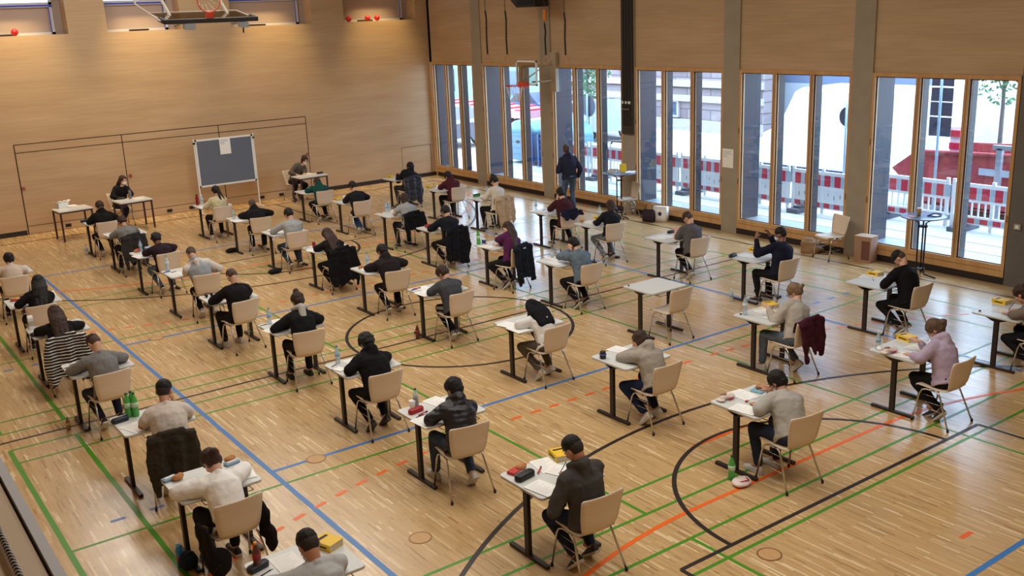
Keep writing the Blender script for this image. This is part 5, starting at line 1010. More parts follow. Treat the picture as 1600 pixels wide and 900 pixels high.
PE = {
1: dict(top=(176,176,176),hair='fade',hc='k',skin='m',mask=1,arms=('W','w'),legs='flat',bulk=.012,pitch=45),
2: dict(top=(236,234,232),hair='pony',hc='b',arms=('W','W'),legs='flat',puff=.014,tname='blouse',fem=1,clip=1,pitch=62,yaw=8,bulk=.012),
3: dict(top=(206,196,188),hair='fade',hc='k',skin='m',sleeve=0,arms=('w','c'),legs='back',tname='t_shirt',tr=(44,54,76),shoe=(30,28,28),pitch=18,yaw=-18,bulk=.014,trk='denim'),
4: dict(top=(122,120,120),hair='fade',hc='b',arms=('W','W'),legs='back',tr=(38,44,62),shoe=(30,30,34),pitch=60,yaw=10,trk='denim'),
5: dict(top=(26,24,26),hair='longer',hc='b',arms=('x','W'),legs='fwd',fem=1,pitch=58),
6: dict(top=(24,22,24),hair='longer',hc='k',arms=('w','w'),legs='flat',fem=1,pitch=42,yaw=-10),
7: dict(top=(198,180,166),hair='tail',hc='k',arms=('w','w'),legs='flat',fem=1,pitch=40),
8: dict(top=(72,70,68),hair='fade',hc='k',skin='m',mask=0,hood=1,tname='jacket',arms=('l','w'),legs='back',tr=(34,44,72),shoe=(44,42,42),pitch=38,yaw=14,bulk=.014,trk='denim'),
9: dict(top=(26,24,28),hair='short',hc='k',hood=1,kind='puffer',tname='puffer_jacket',arms=('w','c'),legs='split',tr=(58,72,92),shoe=(206,200,192),pitch=34,yaw=16,bulk=.018,fem=1,trk='denim'),
10: dict(top=(24,22,26),hair='curly',hc='k',hood=1,tname='hoodie',arms=('w','W'),legs='back',pitch=48,yaw=0,bulk=.02,shoe=(34,30,30),sole=(70,60,58)),
11: dict(top=(26,26,30),hair='bun',hc='b',hoodcol=(172,168,162),arms=('W','W'),legs='flat',fem=1,pitch=38,yaw=6,bulk=.018,shoe=(24,22,24),sole=(30,30,30)),
12: dict(top=(26,24,26),hair='buzz',hc='g',arms=('W','W'),legs='flat',pitch=55,shoe=(206,202,196),bulk=.012),
13: dict(top=(150,154,160),hair='fade',hc='b',hood=1,tname='hoodie',yoke=(208,200,192),arms=('w','W'),legs='back',pitch=58,shoe=(196,190,186),bulk=.014),
14: dict(top=(46,32,40),hair='curly',hc='k',skin='d',arms=('w','W'),legs='back',pitch=52,yaw=-8,tr=(90,110,140),shoe=(34,30,30),trk='denim'),
15: dict(top=(122,120,118),hair='short',hc='b',arms=('w','w'),legs='flat',pitch=60,shoe=(190,186,180)),
16: dict(top=(26,25,26),hair='short',hc='b',hood=1,tname='hoodie',arms=('w','W'),legs='back',pitch=60,bulk=.02),
17: dict(top=(170,166,160),hair='short',hc='k',skin='m',mask=1,arms=('w','p'),legs='flat',tr=(40,48,70),shoe=(204,200,196),pitch=42,yaw=14,bulk=.014,trk='denim'),
18: dict(top=(160,152,142),hair='bob',hc='b',skin='m',hood=1,tname='hoodie',arms=('h','c'),legs='back',tr=(34,44,74),shoe=(216,210,204),pitch=52,bulk=.016,fem=1),
19: dict(top=(222,220,218),hair='scarf',arms=('w','W'),legs='back',tr=(96,88,80),shoe=(214,204,198),pitch=55,tname='long_shirt',bulk=.012,fem=1),
20: dict(top=(68,70,76),kind='knit',hair='short',hc='b',arms=('w','W'),legs='cross',tr=(24,24,30),stripes=1,shoe=(120,112,106),pitch=58,yaw=16,bulk=.014),
21: dict(top=(38,32,34),hair='short',hc='k',hood=1,tname='jacket',arms=('W','W'),legs='back',pitch=50,yaw=10,bulk=.018,shoe=(28,26,28)),
22: dict(top=(28,24,26),hair='longer',hc='b',arms=('w','w'),legs='back',pitch=45,yaw=10,fem=1),
23: dict(top=(156,156,156),hair='short',hc='k',arms=('r','w'),legs='back',tr=(62,78,104),shoe=(24,24,26),pitch=48,yaw=6,trk='denim'),
24: dict(top=(28,26,28),hair='buzz',hc='g',hood=1,tname='hoodie',arms=('W','W'),legs='flat',pitch=55,bulk=.02,shoe=(198,196,194)),
25: dict(top=(196,184,150),hair='ponylong',hc='k',arms=('w','w'),legs='flat',pitch=36,fem=1,bulk=.014,shoe=(200,190,184)),
26: dict(top=(176,160,182),hair='pony',hc='m',mask=1,hood=1,tname='hoodie',arms=('w','p'),legs='cross',shoe=(44,40,42),pitch=50,yaw=20,bulk=.016,fem=1),
27: dict(top=(176,168,158),hair='lowbun',hc='y',mask=1,glasses=1,arms=('p','w'),legs='split',tr=(88,100,116),shoe=(196,188,180),pitch=38,yaw=18,bulk=.014,fem=1,trk='denim'),
29: dict(top=(94,110,124),kind='denim',hair='short',hc='k',arms=('h','w'),legs='back',shoe=(36,28,28),pitch=46,yaw=14,tname='denim_jacket',bulk=.014),
30: dict(top=(84,34,74),hair='longer',hc='b',hood=1,tname='hoodie',arms=('h','w'),legs='back',pitch=45,yaw=16,fem=1,bulk=.014),
31: dict(top=(26,28,34),hair='short',hc='k',arms=('W','w'),legs='back',pitch=52,bulk=.012),
32: dict(top=(150,150,150),hair='bob',hc='b',sleeve=0,tname='t_shirt',arms=('w','p'),legs='flat',pitch=40,yaw=8,fem=1,tr=(40,44,54)),
33: dict(top=(30,30,34),hair='short',hc='k',arms=('w','W'),legs='cross',tr=(50,70,104),shoe=(150,146,146),pitch=56,yaw=10,trk='denim'),
34: dict(top=(28,72,66),hair='short',hc='b',hood=1,tname='hoodie',arms=('w','W'),legs='back',pitch=75,bulk=.016),
35: dict(top=(120,108,102),hair='curly',hc='b',arms=('w','w'),legs='back',shoe=(150,140,130),pitch=40,fem=1),
36: dict(top=(24,22,26),hair='fade',hc='k',arms=('W','w'),legs='back',shoe=(92,86,78),pitch=58,yaw=18,bulk=.014),
37: dict(top=(26,28,44),hair='fade',hc='k',skin='d',mask=1,arms=('u','u'),legs='flat',shoe=(28,26,30),pitch=12,yaw=22,bulk=.016),
38: dict(top=(90,86,88),hair='fade',hc='b',sleeve=0,tname='t_shirt',arms=('p','p'),legs='cross',shoe=(118,106,94),pitch=46,yaw=12,bulk=.014),
39: dict(top=(28,28,34),hair='bob',hc='b',mask=1,arms=('w','w'),legs='back',tr=(116,122,132),shoe=(28,26,28),pitch=40,yaw=12,fem=1,trk='denim'),
40: dict(top=(66,32,38),hair='short',hc='k',arms=('c','w'),legs='split',tr=(28,30,40),shoe=(54,54,62),pitch=24,yaw=8,bulk=.016),
41: dict(top=(206,196,182),hair='bun',hc='k',arms=('w','w'),legs='flat',pitch=48,yaw=14,fem=1,bulk=.012),
42: dict(top=(76,32,42),hair='short',hc='k',hood=1,tname='hoodie',arms=('w','W'),legs='flat',pitch=56,yaw=6,bulk=.016),
43: dict(top=(28,28,32),hair='short',hc='k',glasses=1,hood=1,tname='jacket',arms=('p','p'),legs='flat',pitch=32,yaw=14,bulk=.018,tr=(52,52,50))}
POSE = {0:'bent over the exam paper',1:'writing'}
for k, P in PE.items():
    if ONLY and k not in ONLY: continue
    x, y, a = DT['chair'][str(k)]; P.update(i=k, x=x, y=y, a=a, head=DT['head'][str(k)], label=WHO[k]+', seated'); d = (V((x,y,0))-V((-16.455,-26.957,0))).length; P['far'] = d > 16
    t, A = person(P)
    if P.get('arms',('w','w'))[1] in 'wWr' and k not in (2,5,6,7,19):
        Mx = Matrix.Translation(V((x,y,0)))@Matrix.Rotation(a,4,'Z'); W = A[1][1]; hd = A[(1,'h')]
        p0 = W+hd*.125; p0.z = .7445; p1 = p0+V((.035,-.05,.115)); pen_obj(Mx@p0, Mx@p1, 'slim pen held by the '+WHO[k], random.Random(k).choice(((30,40,90),(30,30,34),(40,60,140))))
# supervisors facing the hall and a standing person at the windows
W52 = 'supervisor at the left table in a black sweater'; W53 = 'supervisor at the right table in a grey-brown cardigan'
def sup(i, x, y, a, hp, lab, **kw):
    P = dict(i=i, x=x, y=y, a=a, head=hp, label=lab, far=1, **kw); return person(P)
if not ONLY or 52 in ONLY:
    sup(52, -9.95, -.62, PI+.1, HP52, 'masked supervisor with long dark red hair in black sweater', top=(28,26,30), hair='long', hc='b', mask=1, arms=('w','w'), legs='cross', tr=(40,44,62), pitch=8, yaw=8, fem=1, shoe=(120,110,104))
    sup(53, -5.12, -.62, PI+.1, HP53, 'masked supervisor in grey-brown cardigan reading at the right table', top=(88,82,74), hair='bob', hc='b', mask=1, arms=('w','w'), legs='back', pitch=30, yaw=-5, fem=1, tr=(30,28,34), tname='cardigan')
    person(dict(i=54, x=-.98, y=-7.95, a=math.radians(-15), head=(-.97,-7.83,1.58), label='standing person in dark denim jacket and jeans by the third bay', stand=1, top=(44,46,66), hair='short', hc='g', arms=('f','d'), legs='stand', tr=(70,92,116), far=1, hood=1, bulk=.014, pitch=8, yaw=-20, tname='jacket', trk='denim'))
# garments on chairs
if not ONLY:
    jacket(3,'dark olive jacket hung over the chair beside the green bottles',(58,54,46),.48,.235,flare=.98)
    x, y, a = DT['chair']['2']; t = empty('draped_jacket', (x, y, 0), a); tag(t, 'black jacket slumped around the chair of the white-blouse person', 'jacket', 'coats and jackets hung over chair backs')
    m = MB(); m.ell((-.265,-.05,.37),.04,.17,.21); m.ell((-.21,-.16,.25),.11,.08,.15); m.ell((-.27,.05,.48),.04,.1,.1); m.ell((.275,-.09,.46),.035,.14,.2); m.ell((.28,-.19,.33),.05,.09,.15); m.limb((-.24,.02,.5),(.24,.02,.5),.03,.03,8)
    fuse(m, 'garment', cloth((28,26,28)), .011, 3, t, disp=.04, dsize=.09); MB().tube([(-.30,-.20,.20),(-.24,-.275,.30)], .004, 5).build('zip', M_steel, t)
    jacket(5,'black and white striped coat hung over a chair at left',(30,28,30),.58,.25,flare=1.15,matx=striped('stripe_cloth',(24,22,24),(214,210,208),7.5),name='striped_coat')
    jacket(15,'dark grey jacket hung over the chair at the far left',(52,50,50),.50,.235,flare=.95)
    jacket(22,'long black coat hung over the chair below long brown hair',(24,22,26),.62,.25,flare=1.12)
    jacket(27,'maroon and grey jacket hanging from the beige-sweatshirt person\'s chair',(66,28,42),.40,.225,flare=.78,off=.06)
    jacket(30,'black-blue jacket slung over the purple-hoodie person\'s chair',(30,34,44),.60,.225,flare=.85,off=.06)
    jacket(31,'black coat hanging to the floor behind a black-clad person',(24,24,30),.66,.245,flare=1.0,off=-.03)
    jacket(32,'black jacket hung over the pale t-shirt person\'s chair',(22,22,26),.36,.235,flare=.95,off=.03)
    jacket(41,'beige trench coat hung over the chair of the cream-sweater person',(186,160,132),.56,.235,flare=.85,off=.05,name='trench_coat')
    jacket(43,'navy puffer coat hung over the chair in the far corner',(34,36,50),.62,.24,flare=.95,kind='puffer',name='puffer_coat')
    jacket(40,'navy sweater edge folded over the maroon-sweater person\'s chair',(30,32,52),.12,.24,sleeves=(0,0)).scale = (1,1,1)
# ---------------------------------------------------------------- things on the desks
M_clear = mat('clear_plastic', (225,236,240), .08, trans=.0); 
def clearm(name, tint, a=.45):
    if name in MC: return MC[name]
    m = bpy.data.materials.new(name); m.use_nodes = True; nt = m.node_tree; nt.nodes.clear(); L = nt.links.new
    o = nt.nodes.new('ShaderNodeOutputMaterial'); t = nt.nodes.new('ShaderNodeBsdfTransparent'); t.inputs[0].default_value = (*tint,1); p = nt.nodes.new('ShaderNodeBsdfPrincipled'); p.inputs['Base Color'].default_value = (*tint,1); p.inputs['Roughness'].default_value = .08
    mx = nt.nodes.new('ShaderNodeMixShader'); mx.inputs[0].default_value = a; L(t.outputs[0], mx.inputs[1]); L(p.outputs[0], mx.inputs[2]); L(mx.outputs[0], o.inputs[0]); MC[name] = m; return m
C_clear = clearm('bottle_clear', (.80,.88,.92), .38); C_green = clearm('bottle_green', (.16,.62,.16), .6)
def bottle(t, h, r, m, cap, label=None, liquid=None):
    MB().lathe([(r*.8,0),(r,.01),(r,h*.25),(r*.93,h*.32),(r,h*.4),(r,h*.62),(r*.75,h*.76),(r*.38,h*.88),(r*.34,h*.94)], seg=16).build('bottle_body', m, t, True)
    MB().lathe([(r*.42,h*.93),(r*.42,h),(r*.38,h*1.005)], seg=12).build('cap', mat('cap_%d' % cap[0], cap, .5), t)
    if label: MB().lathe([(r*1.02,h*.40),(r*1.02,h*.60)], seg=16).build('label_band', mat('lab_%d_%d' % (label[0], label[2]), label, .6), t, True)
    if liquid: MB().lathe([(r*.75,.006),(r*.9,.012),(r*.9,h*.5)], seg=14).build('drink', mat('liq_%d' % liquid[0], liquid, .2), t, True)
def rbox(w, d, h, r=.02, z=0): return MB().rings([[(x*(1-.06*q),y*(1-.1*q),z+h*zz) for x, y in rrect(w,d,r)] for zz, q in ((0,1),(.15,0),(.8,0),(1,1.5))])
NAMES = {'paper':('exam_sheet','white exam sheet','paper'),'dict':('dictionary','thick yellow dictionary','book'),'pen':('pen','dark pen','pen'),'marker':('marker','red marker pen','pen'),'marker_blue':('marker','blue marker pen','pen'),'case_dark':('pencil_case','dark pencil case','pencil case'),'case_navy':('glasses_case','navy glasses case','case'),'case_red':('pencil_case','red zipped pencil case','pencil case'),'case_black':('pencil_case','large black zipped pencil case','pencil case'),'case_green':('pencil_case','green and black pencil case','pencil case'),
 'cola':('soda_bottle','dark soda bottle with red label','bottle'),'cola_clear':('soda_bottle','half-empty dark soda bottle','bottle'),'green_bottle':('water_bottle','green plastic bottle','bottle'),'water':('water_bottle','clear plastic water bottle','bottle'),'glassbottle':('glass_bottle','clear bottle with pale cap','bottle'),'brown_bottle':('juice_bottle','small brown drink bottle','bottle'),'packet_blue':('tissue_packet','light blue tissue packet','packet'),'pastry':('pastry','golden brown pastry','food'),'croissant':('croissant','golden croissant','food'),'tissue':('crumpled_tissue','crumpled white tissue','tissue'),
 'milk':('drink_carton','tall white drink carton','carton'),'snack':('snack_packet','red and yellow snack packet','snack'),'redpack':('chocolate_box','red flat chocolate box','box'),'cup_white':('paper_cup','small white cup','cup'),'cup_pink':('paper_cup','pinkish paper cup','cup'),'notepad':('notepad','small white notepad','notepad'),'headphones':('headphones','black headphones','headphones'),'apple':('apple','red apple','fruit'),'box_blue':('lunch_box','light blue lunch box','box'),'sandwich':('wrapped_sandwich','sandwich in pinkish white wrapper','food'),'tray':('plastic_tray','flat pale blue plastic tray with pastry','tray'),
 'lighter':('eraser','small red eraser','eraser'),'inkpot':('drinking_cup','black cup with blue band and straw','cup'),'can':('drink_can','red drink can','can'),'thermos_red':('thermos','dark red thermos bottle','bottle'),'thermos_grey':('thermos','grey metal thermos bottle','bottle'),'cap':('bottle_cap','tiny dark bottle cap','bottle cap'),'glass':('drinking_glass','small clear drinking glass','glass'),'tub':('snack_tub','small blue and white tub','tub'),'boxopen':('mask_box','opened white cardboard box with tissues','box')}
GRP = {'paper':'exam sheets on the desks','dict':'yellow dictionaries on the desks','water':'clear water bottles on the desks','pen':'pens on the desks','green_bottle':'green bottles'}
PW = dict(WHO); PW[51] = 'leftmost side table by the wall'; PW[52] = 'left supervisor'; PW[53] = 'right supervisor'
PW[28] = 'unused desk'
def item(kind, x, y, z, rz, lab, cnt):
    nm, _, cat = NAMES[kind]; t = empty(nm, (x, y, z), rz); tag(t, lab, cat, GRP.get(kind)); R_ = random.Random(cnt)
    if kind == 'paper': MB().prism(rrect(.21,.297,.001,1), 0, .0015).build('sheet', M_paper, t); lines_on(t, .21, .297, 8+cnt % 5, .0016, (176,176,182))
    elif kind == 'dict':
        MB().box(-.07,.075,-.095,.095,.004,.052).build('page_block', mat('page_cream', (206,196,178), .8), t)
        y_ = mat('dict_yellow', (240,196,28), .45); MB().box(-.078,.078,-.1,.1,0,.004).box(-.078,.078,-.1,.1,.052,.057).box(-.080,-.074,-.1,.1,0,.057).build('cover', y_, t)
        MB().box(-.05,.05,.04,.072,.057,.0576).box(-.0808,-.080,-.06,.06,.02,.036).build('title_band', M_black, t)
    elif kind in ('pen','marker','marker_blue'):
        c = {'pen':(36,38,60),'marker':(196,40,40),'marker_blue':(40,80,190)}[kind]; r = .0045 if kind == 'pen' else .008
        MB().tube([(-.065,0,r),(.045,0,r)], r, 8).build('barrel', mat('pc_%d' % c[0], c, .4), t, True); MB().tube([(.045,0,r),(.07,0,r)], r*1.1, 8).build('cap', M_black if kind != 'pen' else M_white, t, True)
    elif kind.startswith('case'):
        c = {'case_dark':(32,36,44),'case_navy':(26,34,54),'case_red':(168,24,32),'case_black':(22,22,24),'case_green':(70,130,50)}[kind]; s = 1.15 if kind == 'case_black' else 1
        rbox(.19*s,.075*s,.05*s,.03).build('case_body', mat('cs_%d' % c[0], c, .5), t, True); MB().tube([(-.08*s,0,.05*s),(.08*s,0,.05*s)], .003, 5).build('zip', M_black if kind != 'case_black' else M_steel, t)
        if kind == 'case_green': MB().box(-.09,.09,-.03,.03,.05,.065).build('dark_strap', M_black, t)
    elif kind == 'cola': bottle(t,.235,.033,clearm('bottle_cola',(.16,.05,.03),.85),(230,150,30),(150,30,30))
    elif kind == 'cola_clear': bottle(t,.22,.032,C_clear,(30,30,34),None,(50,22,18))
    elif kind == 'green_bottle': bottle(t,.28,.037,C_green,(30,90,50),(190,220,190))
    elif kind == 'water': bottle(t,.23,.032,C_clear,(70,120,190) if cnt % 2 else (220,224,228),(150,182,208))
    elif kind == 'glassbottle': bottle(t,.28,.036,C_clear,(90,140,130),(200,212,214))
    elif kind == 'brown_bottle': bottle(t,.17,.027,clearm('bottle_brown',(.30,.14,.06),.8),(60,40,30),(190,160,110))
    elif kind in ('thermos_red','thermos_grey'): c = (140,24,30) if kind == 'thermos_red' else (118,118,116); MB().lathe([(.034,0),(.036,.01),(.036,.19),(.03,.21),(.022,.225)], seg=18).build('flask', mat('th_%d' % c[0], c, .35, metal=.3), t, True); MB().lathe([(.024,.222),(.024,.255),(.02,.26)], seg=14).build('lid', M_steel if kind != 'thermos_red' else mat('dark_red_lid',(70,16,20),.5), t, True)
    elif kind in ('packet_blue',): rbox(.15,.08,.025,.015).build('packet', mat('packet_blue', (130,160,186), .6), t, True); MB().box(-.05,.05,-.012,.012,.024,.03).build('tissue_tip', M_paper, t)
    elif kind == 'pastry': m = MB(); m.ell((0,0,.028),.055,.04,.03); m.ell((.03,.01,.035),.035,.03,.028); m.build('pastry_body', mat('crust', (186,124,70), .7, bump=.4, bscale=30, var=.2, vscale=20), t, True)
    elif kind == 'croissant':
        m = MB()
        for q in range(7): a = -1.1+q*.37; m.ell((.055*math.sin(a),.055*math.cos(a)-.035,.024),.020,.026-.003*abs(q-3),.027-.004*abs(q-3))
        m.build('croissant_body', mat('crust', (186,124,70), .7), t, True)
    elif kind == 'tissue': m = MB(); [m.ell((R_.uniform(-.03,.03),R_.uniform(-.03,.03),R_.uniform(.015,.035)),.03,.022,.018,*basis(V((R_.random(),R_.random(),R_.random()+.1)))) for q in range(5)]; fuse(m, 'tissue_body', M_paper, .008, 1, t, disp=.012, dsize=.03)
    elif kind == 'milk': MB().box(-.035,.035,-.035,.035,0,.17).build('carton', M_white, t); m = MB(); m.add([(-.035,-.035,.17),(.035,-.035,.17),(.035,.035,.17),(-.035,.035,.17),(-.035,0,.205),(.035,0,.205)], [(0,1,5,4),(2,3,4,5),(1,2,5),(3,0,4)]); m.build('gable', M_white, t); MB().box(-.036,.036,-.036,.036,.05,.12).build('printed_band', mat('band_grey',(180,176,170),.6), t)
    elif kind == 'snack': rbox(.14,.08,.03,.02).build('packet', mat('snack_red', (190,40,40), .5), t, True); MB().ell((.03,.0,.032),.03,.025,.01).build('yellow_spot', mat('snack_yellow',(230,190,50),.6), t, True); MB().ell((-.04,.02,.03),.02,.02,.01).build('green_spot', mat('snack_green',(80,140,60),.6), t, True)
    elif kind == 'redpack': MB().box(-.08,.08,-.045,.045,0,.028).build('box_body', mat('choc_red',(190,44,36),.5), t); MB().box(-.078,.078,-.047,-.045,.004,.016).build('side_stripe', M_white, t)
    elif kind.startswith('cup_'): c = (226,222,216) if kind == 'cup_white' else (206,160,150); m = MB(); m.lathe([(.026,0),(.028,.004),(.036,.085),(.033,.085),(.026,.006)], seg=18); m.build('cup_body', mat('cp_%d' % c[2], c, .6), t, True); MB().lathe([(.037,.083),(.038,.088),(.034,.09)], seg=18).build('rim', M_white, t)
    elif kind == 'notepad': MB().box(-.055,.055,-.075,.075,0,.012).build('page_block', M_paper, t); MB().box(-.055,.055,.07,.076,0,.013).build('binding', M_steel, t)
    elif kind == 'headphones':
        for s in (-1,1): m = MB(); m.ell((s*.045,0,.03),.022,.036,.03); m.build('ear_cup', M_black, t, True)
        MB().tube([(-.055,.0,.03),(-.06,.06,.04),(0,.11,.045),(.06,.06,.04),(.055,0,.03)], .007).build('headband', M_black, t, True)
    elif kind == 'apple': MB().lathe([(.012,.004),(.03,.008),(.04,.035),(.032,.062),(.012,.064),(.004,.058)], seg=18).build('apple_body', mat('apple_red',(196,50,46),.35), t, True); MB().tube([(0,0,.056),(.006,0,.078)], .002, 5).build('stalk', M_black, t)
    elif kind == 'box_blue': rbox(.13,.10,.06,.02).build('box_body', mat('lb_blue',(110,160,210),.4), t, True); rbox(.134,.104,.015,.02,.055).build('lid', mat('lb_lid',(170,200,226),.4), t, True)
    elif kind == 'sandwich':
        m = MB(); m.limb((-.07,0,.035),(.07,0,.035),.036,.032,12,.8,(0,0,1)); m.ell((.04,0,.03),.08,.055,.022); m.ell((-.09,0,.02),.045,.06,.012); fuse(m, 'wrapper', mat('wrap_pink',(222,206,200),.5), .008, 1, t, disp=.014, dsize=.04); MB().ell((-.03,.015,.05),.05,.03,.024).build('bread', mat('bread_brown',(150,98,80),.7), t, True); MB().box(-.02,.05,-.055,-.05,.01,.028).build('red_stripe', MR, t)
    elif kind == 'tray': rbox(.22,.15,.015,.02).build('tray_body', mat('tray_blue',(126,176,196),.4), t, True); MB().ell((.0,.02,.035),.05,.035,.025).build('pastry', mat('crust', (186,124,70), .7), t, True)
    elif kind == 'lighter': MB().box(-.03,.03,-.011,.011,0,.012).build('rubber', mat('rubber_red',(190,50,44),.6), t); MB().box(.0,.031,-.012,.012,-.0,.013).build('sleeve', M_white, t)
    elif kind == 'inkpot': MB().lathe([(.034,0),(.038,.005),(.04,.06),(.034,.07),(.036,.09),(.03,.095)], seg=20).build('cup_body', M_black, t, True); MB().lathe([(.042,.045),(.046,.055),(.042,.065)], seg=20).build('blue_band', mat('band_blue',(70,84,150),.5), t); MB().tube([(0,0,.09),(-.008,0,.15)], .003, 6).build('straw', mat('straw_yellow',(222,200,110),.5), t)
    elif kind == 'can': MB().lathe([(.024,0),(.032,.008),(.032,.105),(.026,.12)], seg=20).build('can_body', mat('can_red',(150,34,46),.3,metal=.4), t, True); MB().lathe([(.026,.118),(.024,.122)], seg=20).build('can_top', M_chrome, t)
    elif kind == 'cap': MB().lathe([(.015,0),(.015,.014),(.013,.016)], seg=14).build('cap_shell', M_black, t); MB().lathe([(.0155,.002),(.0155,.004)], seg=14).build('ridge', M_steel, t)
    elif kind == 'glass': MB().lathe([(.026,0),(.032,.1),(.029,.1),(.024,.006)], seg=18).build('glass_body', C_clear, t, True); MB().lathe([(.023,.006),(.026,.05)], seg=18).build('water', clearm('water_in',(.85,.92,.96),.3), t)
    elif kind == 'tub': MB().lathe([(.036,0),(.042,.07),(.044,.075)], seg=20).build('tub_body', mat('tub_blue',(60,90,160),.5), t, True); MB().lathe([(.045,.075),(.045,.083)], seg=20).build('lid', M_white, t)
    elif kind == 'boxopen':
        m = MB(); m.box(-.12,.12,-.09,-.085,0,.13).box(-.12,.12,.085,.09,0,.13).box(-.12,-.115,-.09,.09,0,.13).box(.115,.12,-.09,.09,0,.13).box(-.12,.12,-.09,.09,0,.004); m.build('box_body', M_white, t)
        for s in (-1,1): MB().obox((s*.155,0,.15), V((s*.85,0,.53)), V((0,1,0)), V((-s*.53,0,.85)), .045,.085,.0015).build('flap', M_white, t)
        m = MB(); [m.ell((R_.uniform(-.07,.07),R_.uniform(-.04,.04),.11+R_.uniform(0,.05)),.04,.03,.02,*basis(V((R_.random(),R_.random(),.5)))) for q in range(6)]; m.build('tissues', M_paper, t, True)
    return t
if not ONLY:
    from collections import defaultdict
    by = defaultdict(list)
    for it in DT['items']: by[(it[0], it[1])].append(it)
    n = 0
    for (d, kd), L in by.items():
        L.sort(key=lambda q: -q[3])
        for i, (_, _, x, y, rz) in enumerate(L):
            n += 1; own = ('of the ' if d < 50 else 'at the ' if d == 51 else 'before the ')+PW[d]; own = own if d != 28 else 'of the unused desk in the middle'
            ordn = '' if len(L) == 1 else {0:'farthest ',len(L)-1:'nearest '}.get(i, 'middle ')
            lab = ordn+NAMES[kd][1]+' on the desk '+own if d < 50 else ordn+NAMES[kd][1]+' '+own
            wd = lab.split(); lab = ' '.join(wd[:16])
            if d == 37 and kd == 'dict': lab = 'yellow dictionary leaning behind the raised hands'
            z = (.7402 if d < 50 else .7502) + (.0022*(i+1) if kd == 'paper' else 0) + (.0005 if kd != 'paper' else 0)
            if kd not in ('paper','cap'):   # stand on sheets that reach under it
                for pi in by.get((d,'paper'), []):
                    if abs(pi[2]-x) < .16 and abs(pi[3]-y) < .2: z = max(z, .7402+.0022*3.9)
            item(kd, x, y, z, math.radians(rz), lab, n)
    FLAB = ['clear plastic bottle on the floor by the navy-sweatshirt person','green plastic bottle on the floor by the grey-sweatshirt person\'s desk leg','crumpled white bakery bag on the floor by the green bottle','dark soda bottle on the floor by the cable-knit person','brown drink bottle on the green floor line at left','brown bottle standing on floor by striped coat','blue and red spray can on floor by the white-blouse desk','dark navy bag slumped by the white-blouse desk leg','flat black bag on the floor by the buzz-cut hoodie person','flat black bag on the floor by the light grey sweatshirt person','clear plastic bottle on the floor at the far left desk','flat black bag on the floor behind the grey-jacket desk']
    NAMES['spray'] = ('spray_can','blue and red spray can','can')
    for (kd, x, y), lab in zip(DT['floor'], FLAB):
        if kd in ('bag_black','bag_navy','bag_white'):
            if lab.endswith('grey-jacket desk') or 'striped coat' in lab: continue
            t = empty({'bag_black':'shoulder_bag','bag_navy':'backpack','bag_white':'bakery_bag'}[kd], (x, y, 0), .3); tag(t, lab, 'bag')
            m = MB(); s = {'bag_black':(.16,.09,.05),'bag_navy':(.09,.08,.10),'bag_white':(.13,.10,.035)}[kd]; m.ell((0,0,s[2]*.95),s[0],s[1],s[2]); m.ell((s[0]*.4,0,s[2]*.8),s[0]*.7,s[1]*.9,s[2]*.8)
            fuse(m, 'bag_body', {'bag_black':cloth((30,28,30)),'bag_navy':cloth((34,44,66)),'bag_white':mat('wrap_pink',(222,206,200),.5)}[kd], .012, 2, t, disp=.03, dsize=.07)
            MB().tube([(-s[0]*.6,0,s[2]*1.6),(0,-s[1]*.8,s[2]*2.1),(s[0]*.6,0,s[2]*1.6)], .007).build('strap', M_black if kd != 'bag_white' else MR, t, True)
        elif kd == 'spray':
            t = empty('spray_can', (x, y, 0)); tag(t, lab, 'can'); MB().lathe([(.03,0),(.032,.01),(.032,.17),(.024,.185)], seg=18).build('can_body', mat('spray_blue',(40,120,180),.35), t, True); MB().lathe([(.0325,.04),(.0325,.10)], seg=18).build('red_band', mat('spray_red',(170,40,50),.4), t, True); MB().lathe([(.024,.185),(.022,.215)], seg=14).build('lid', mat('spray_lid',(60,160,210),.4), t, True)
        else: n += 1; item(kd, x, y, 0, 0, lab, n)
    # on the bar tables
    t = empty('paper_cup', (-.48,-17.16,1.10)); tag(t, 'brown paper coffee cup standing on the grey bar table', 'cup'); MB().lathe([(.032,0),(.042,.13)], seg=20).build('cup_body', mat('kraft_cup',(176,140,84),.6), t, True); MB().lathe([(.044,.128),(.044,.14),(.036,.146)], seg=20).build('lid', M_white, t)
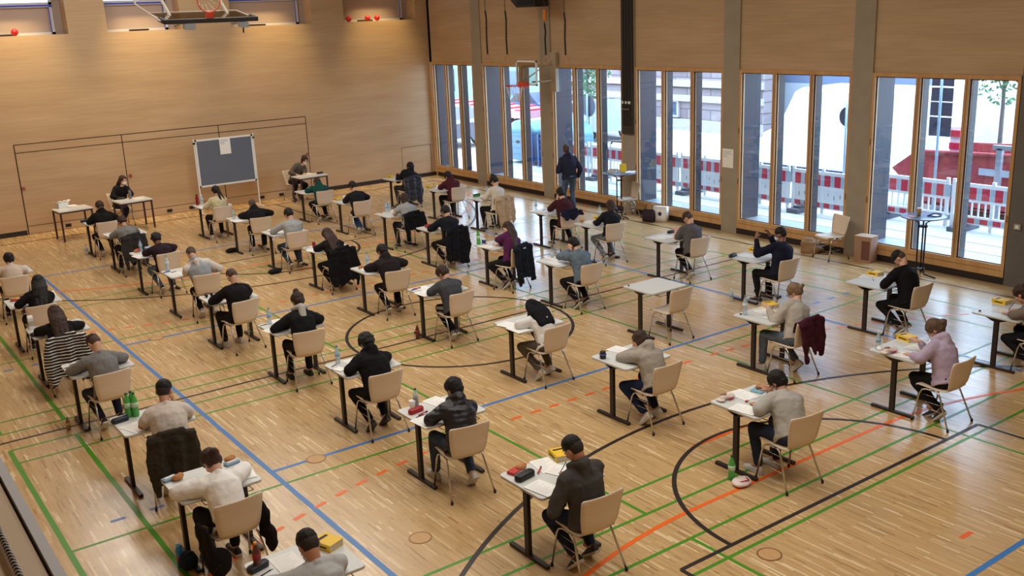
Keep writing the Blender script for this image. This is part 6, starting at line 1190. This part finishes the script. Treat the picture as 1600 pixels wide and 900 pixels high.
    t = empty('lanyard', (-.30,-17.36,1.10)); tag(t, 'coiled dark blue lanyard around a white card on the bar table', 'lanyard'); MB().tube([(.14*math.cos(a*PI/8),.10*math.sin(a*PI/8),.012+.008*math.sin(a)) for a in range(17)], .012, 8).build('strap', mat('lanyard_blue',(30,40,110),.6), t, True); MB().box(-.08,.08,-.05,.05,.002,.006).build('card', M_paper, t)
    t = empty('leaflet', (-.62,-17.10,1.1015)); tag(t, 'pink and white leaflet on the grey bar table', 'leaflet'); MB().box(-.09,.06,-.07,.07,0,.002).build('sheet', mat('pink_paper',(226,190,190),.8), t); MB().box(-.07,.0,-.05,.05,.0021,.003).build('print', MR, t)
    for i in range(5):
        t = empty('booklet', (-.66+.004*i,-9.20-.003*i,1.10+.014*i), .2+.1*i); tag(t, 'grey booklet in the stack on the blue bar table, %s' % ['bottom one','second from the bottom','middle one','second from the top','topmost'][i], 'booklet', 'booklets stacked on the bar table'); MB().box(-.08,.08,-.11,.11,.001,.012).build('pages', M_paper, t); MB().box(-.081,.081,-.111,.111,.0121,.0135).build('cover', mat('booklet_grey',(130,126,130),.7), t)
    t = empty('dictionary', (-.48,-9.36,1.10), 1.2); tag(t, 'yellow dictionary standing upright on the blue bar table', 'book'); MB().box(-.024,.024,-.07,.07,.002,.19).build('page_block', mat('page_cream',(206,196,178),.8), t); MB().box(-.03,-.024,-.075,.075,0,.195).box(.024,.03,-.075,.075,0,.195).box(-.03,.03,-.08,-.074,0,.195).build('cover', mat('dict_yellow',(240,196,28),.45), t)
    t = empty('exam_sheet', (-.36,-9.5,1.1015), .6); tag(t, 'loose white sheets on the blue bar table', 'paper'); MB().box(-.15,.15,-.105,.105,0,.004).build('sheet', M_paper, t); lines_on(t,.2,.2,6,.0042,(176,176,182))
    t = empty('exam_sheet', (-.40,-9.42,.458), 1.2); tag(t, 'white sheets lying on the seat of the window chair', 'paper'); MB().box(-.15,.15,-.105,.105,0,.004).build('sheet', M_paper, t); lines_on(t,.2,.2,6,.0042,(176,176,182))
bpy.data.scenes.remove(TMP)
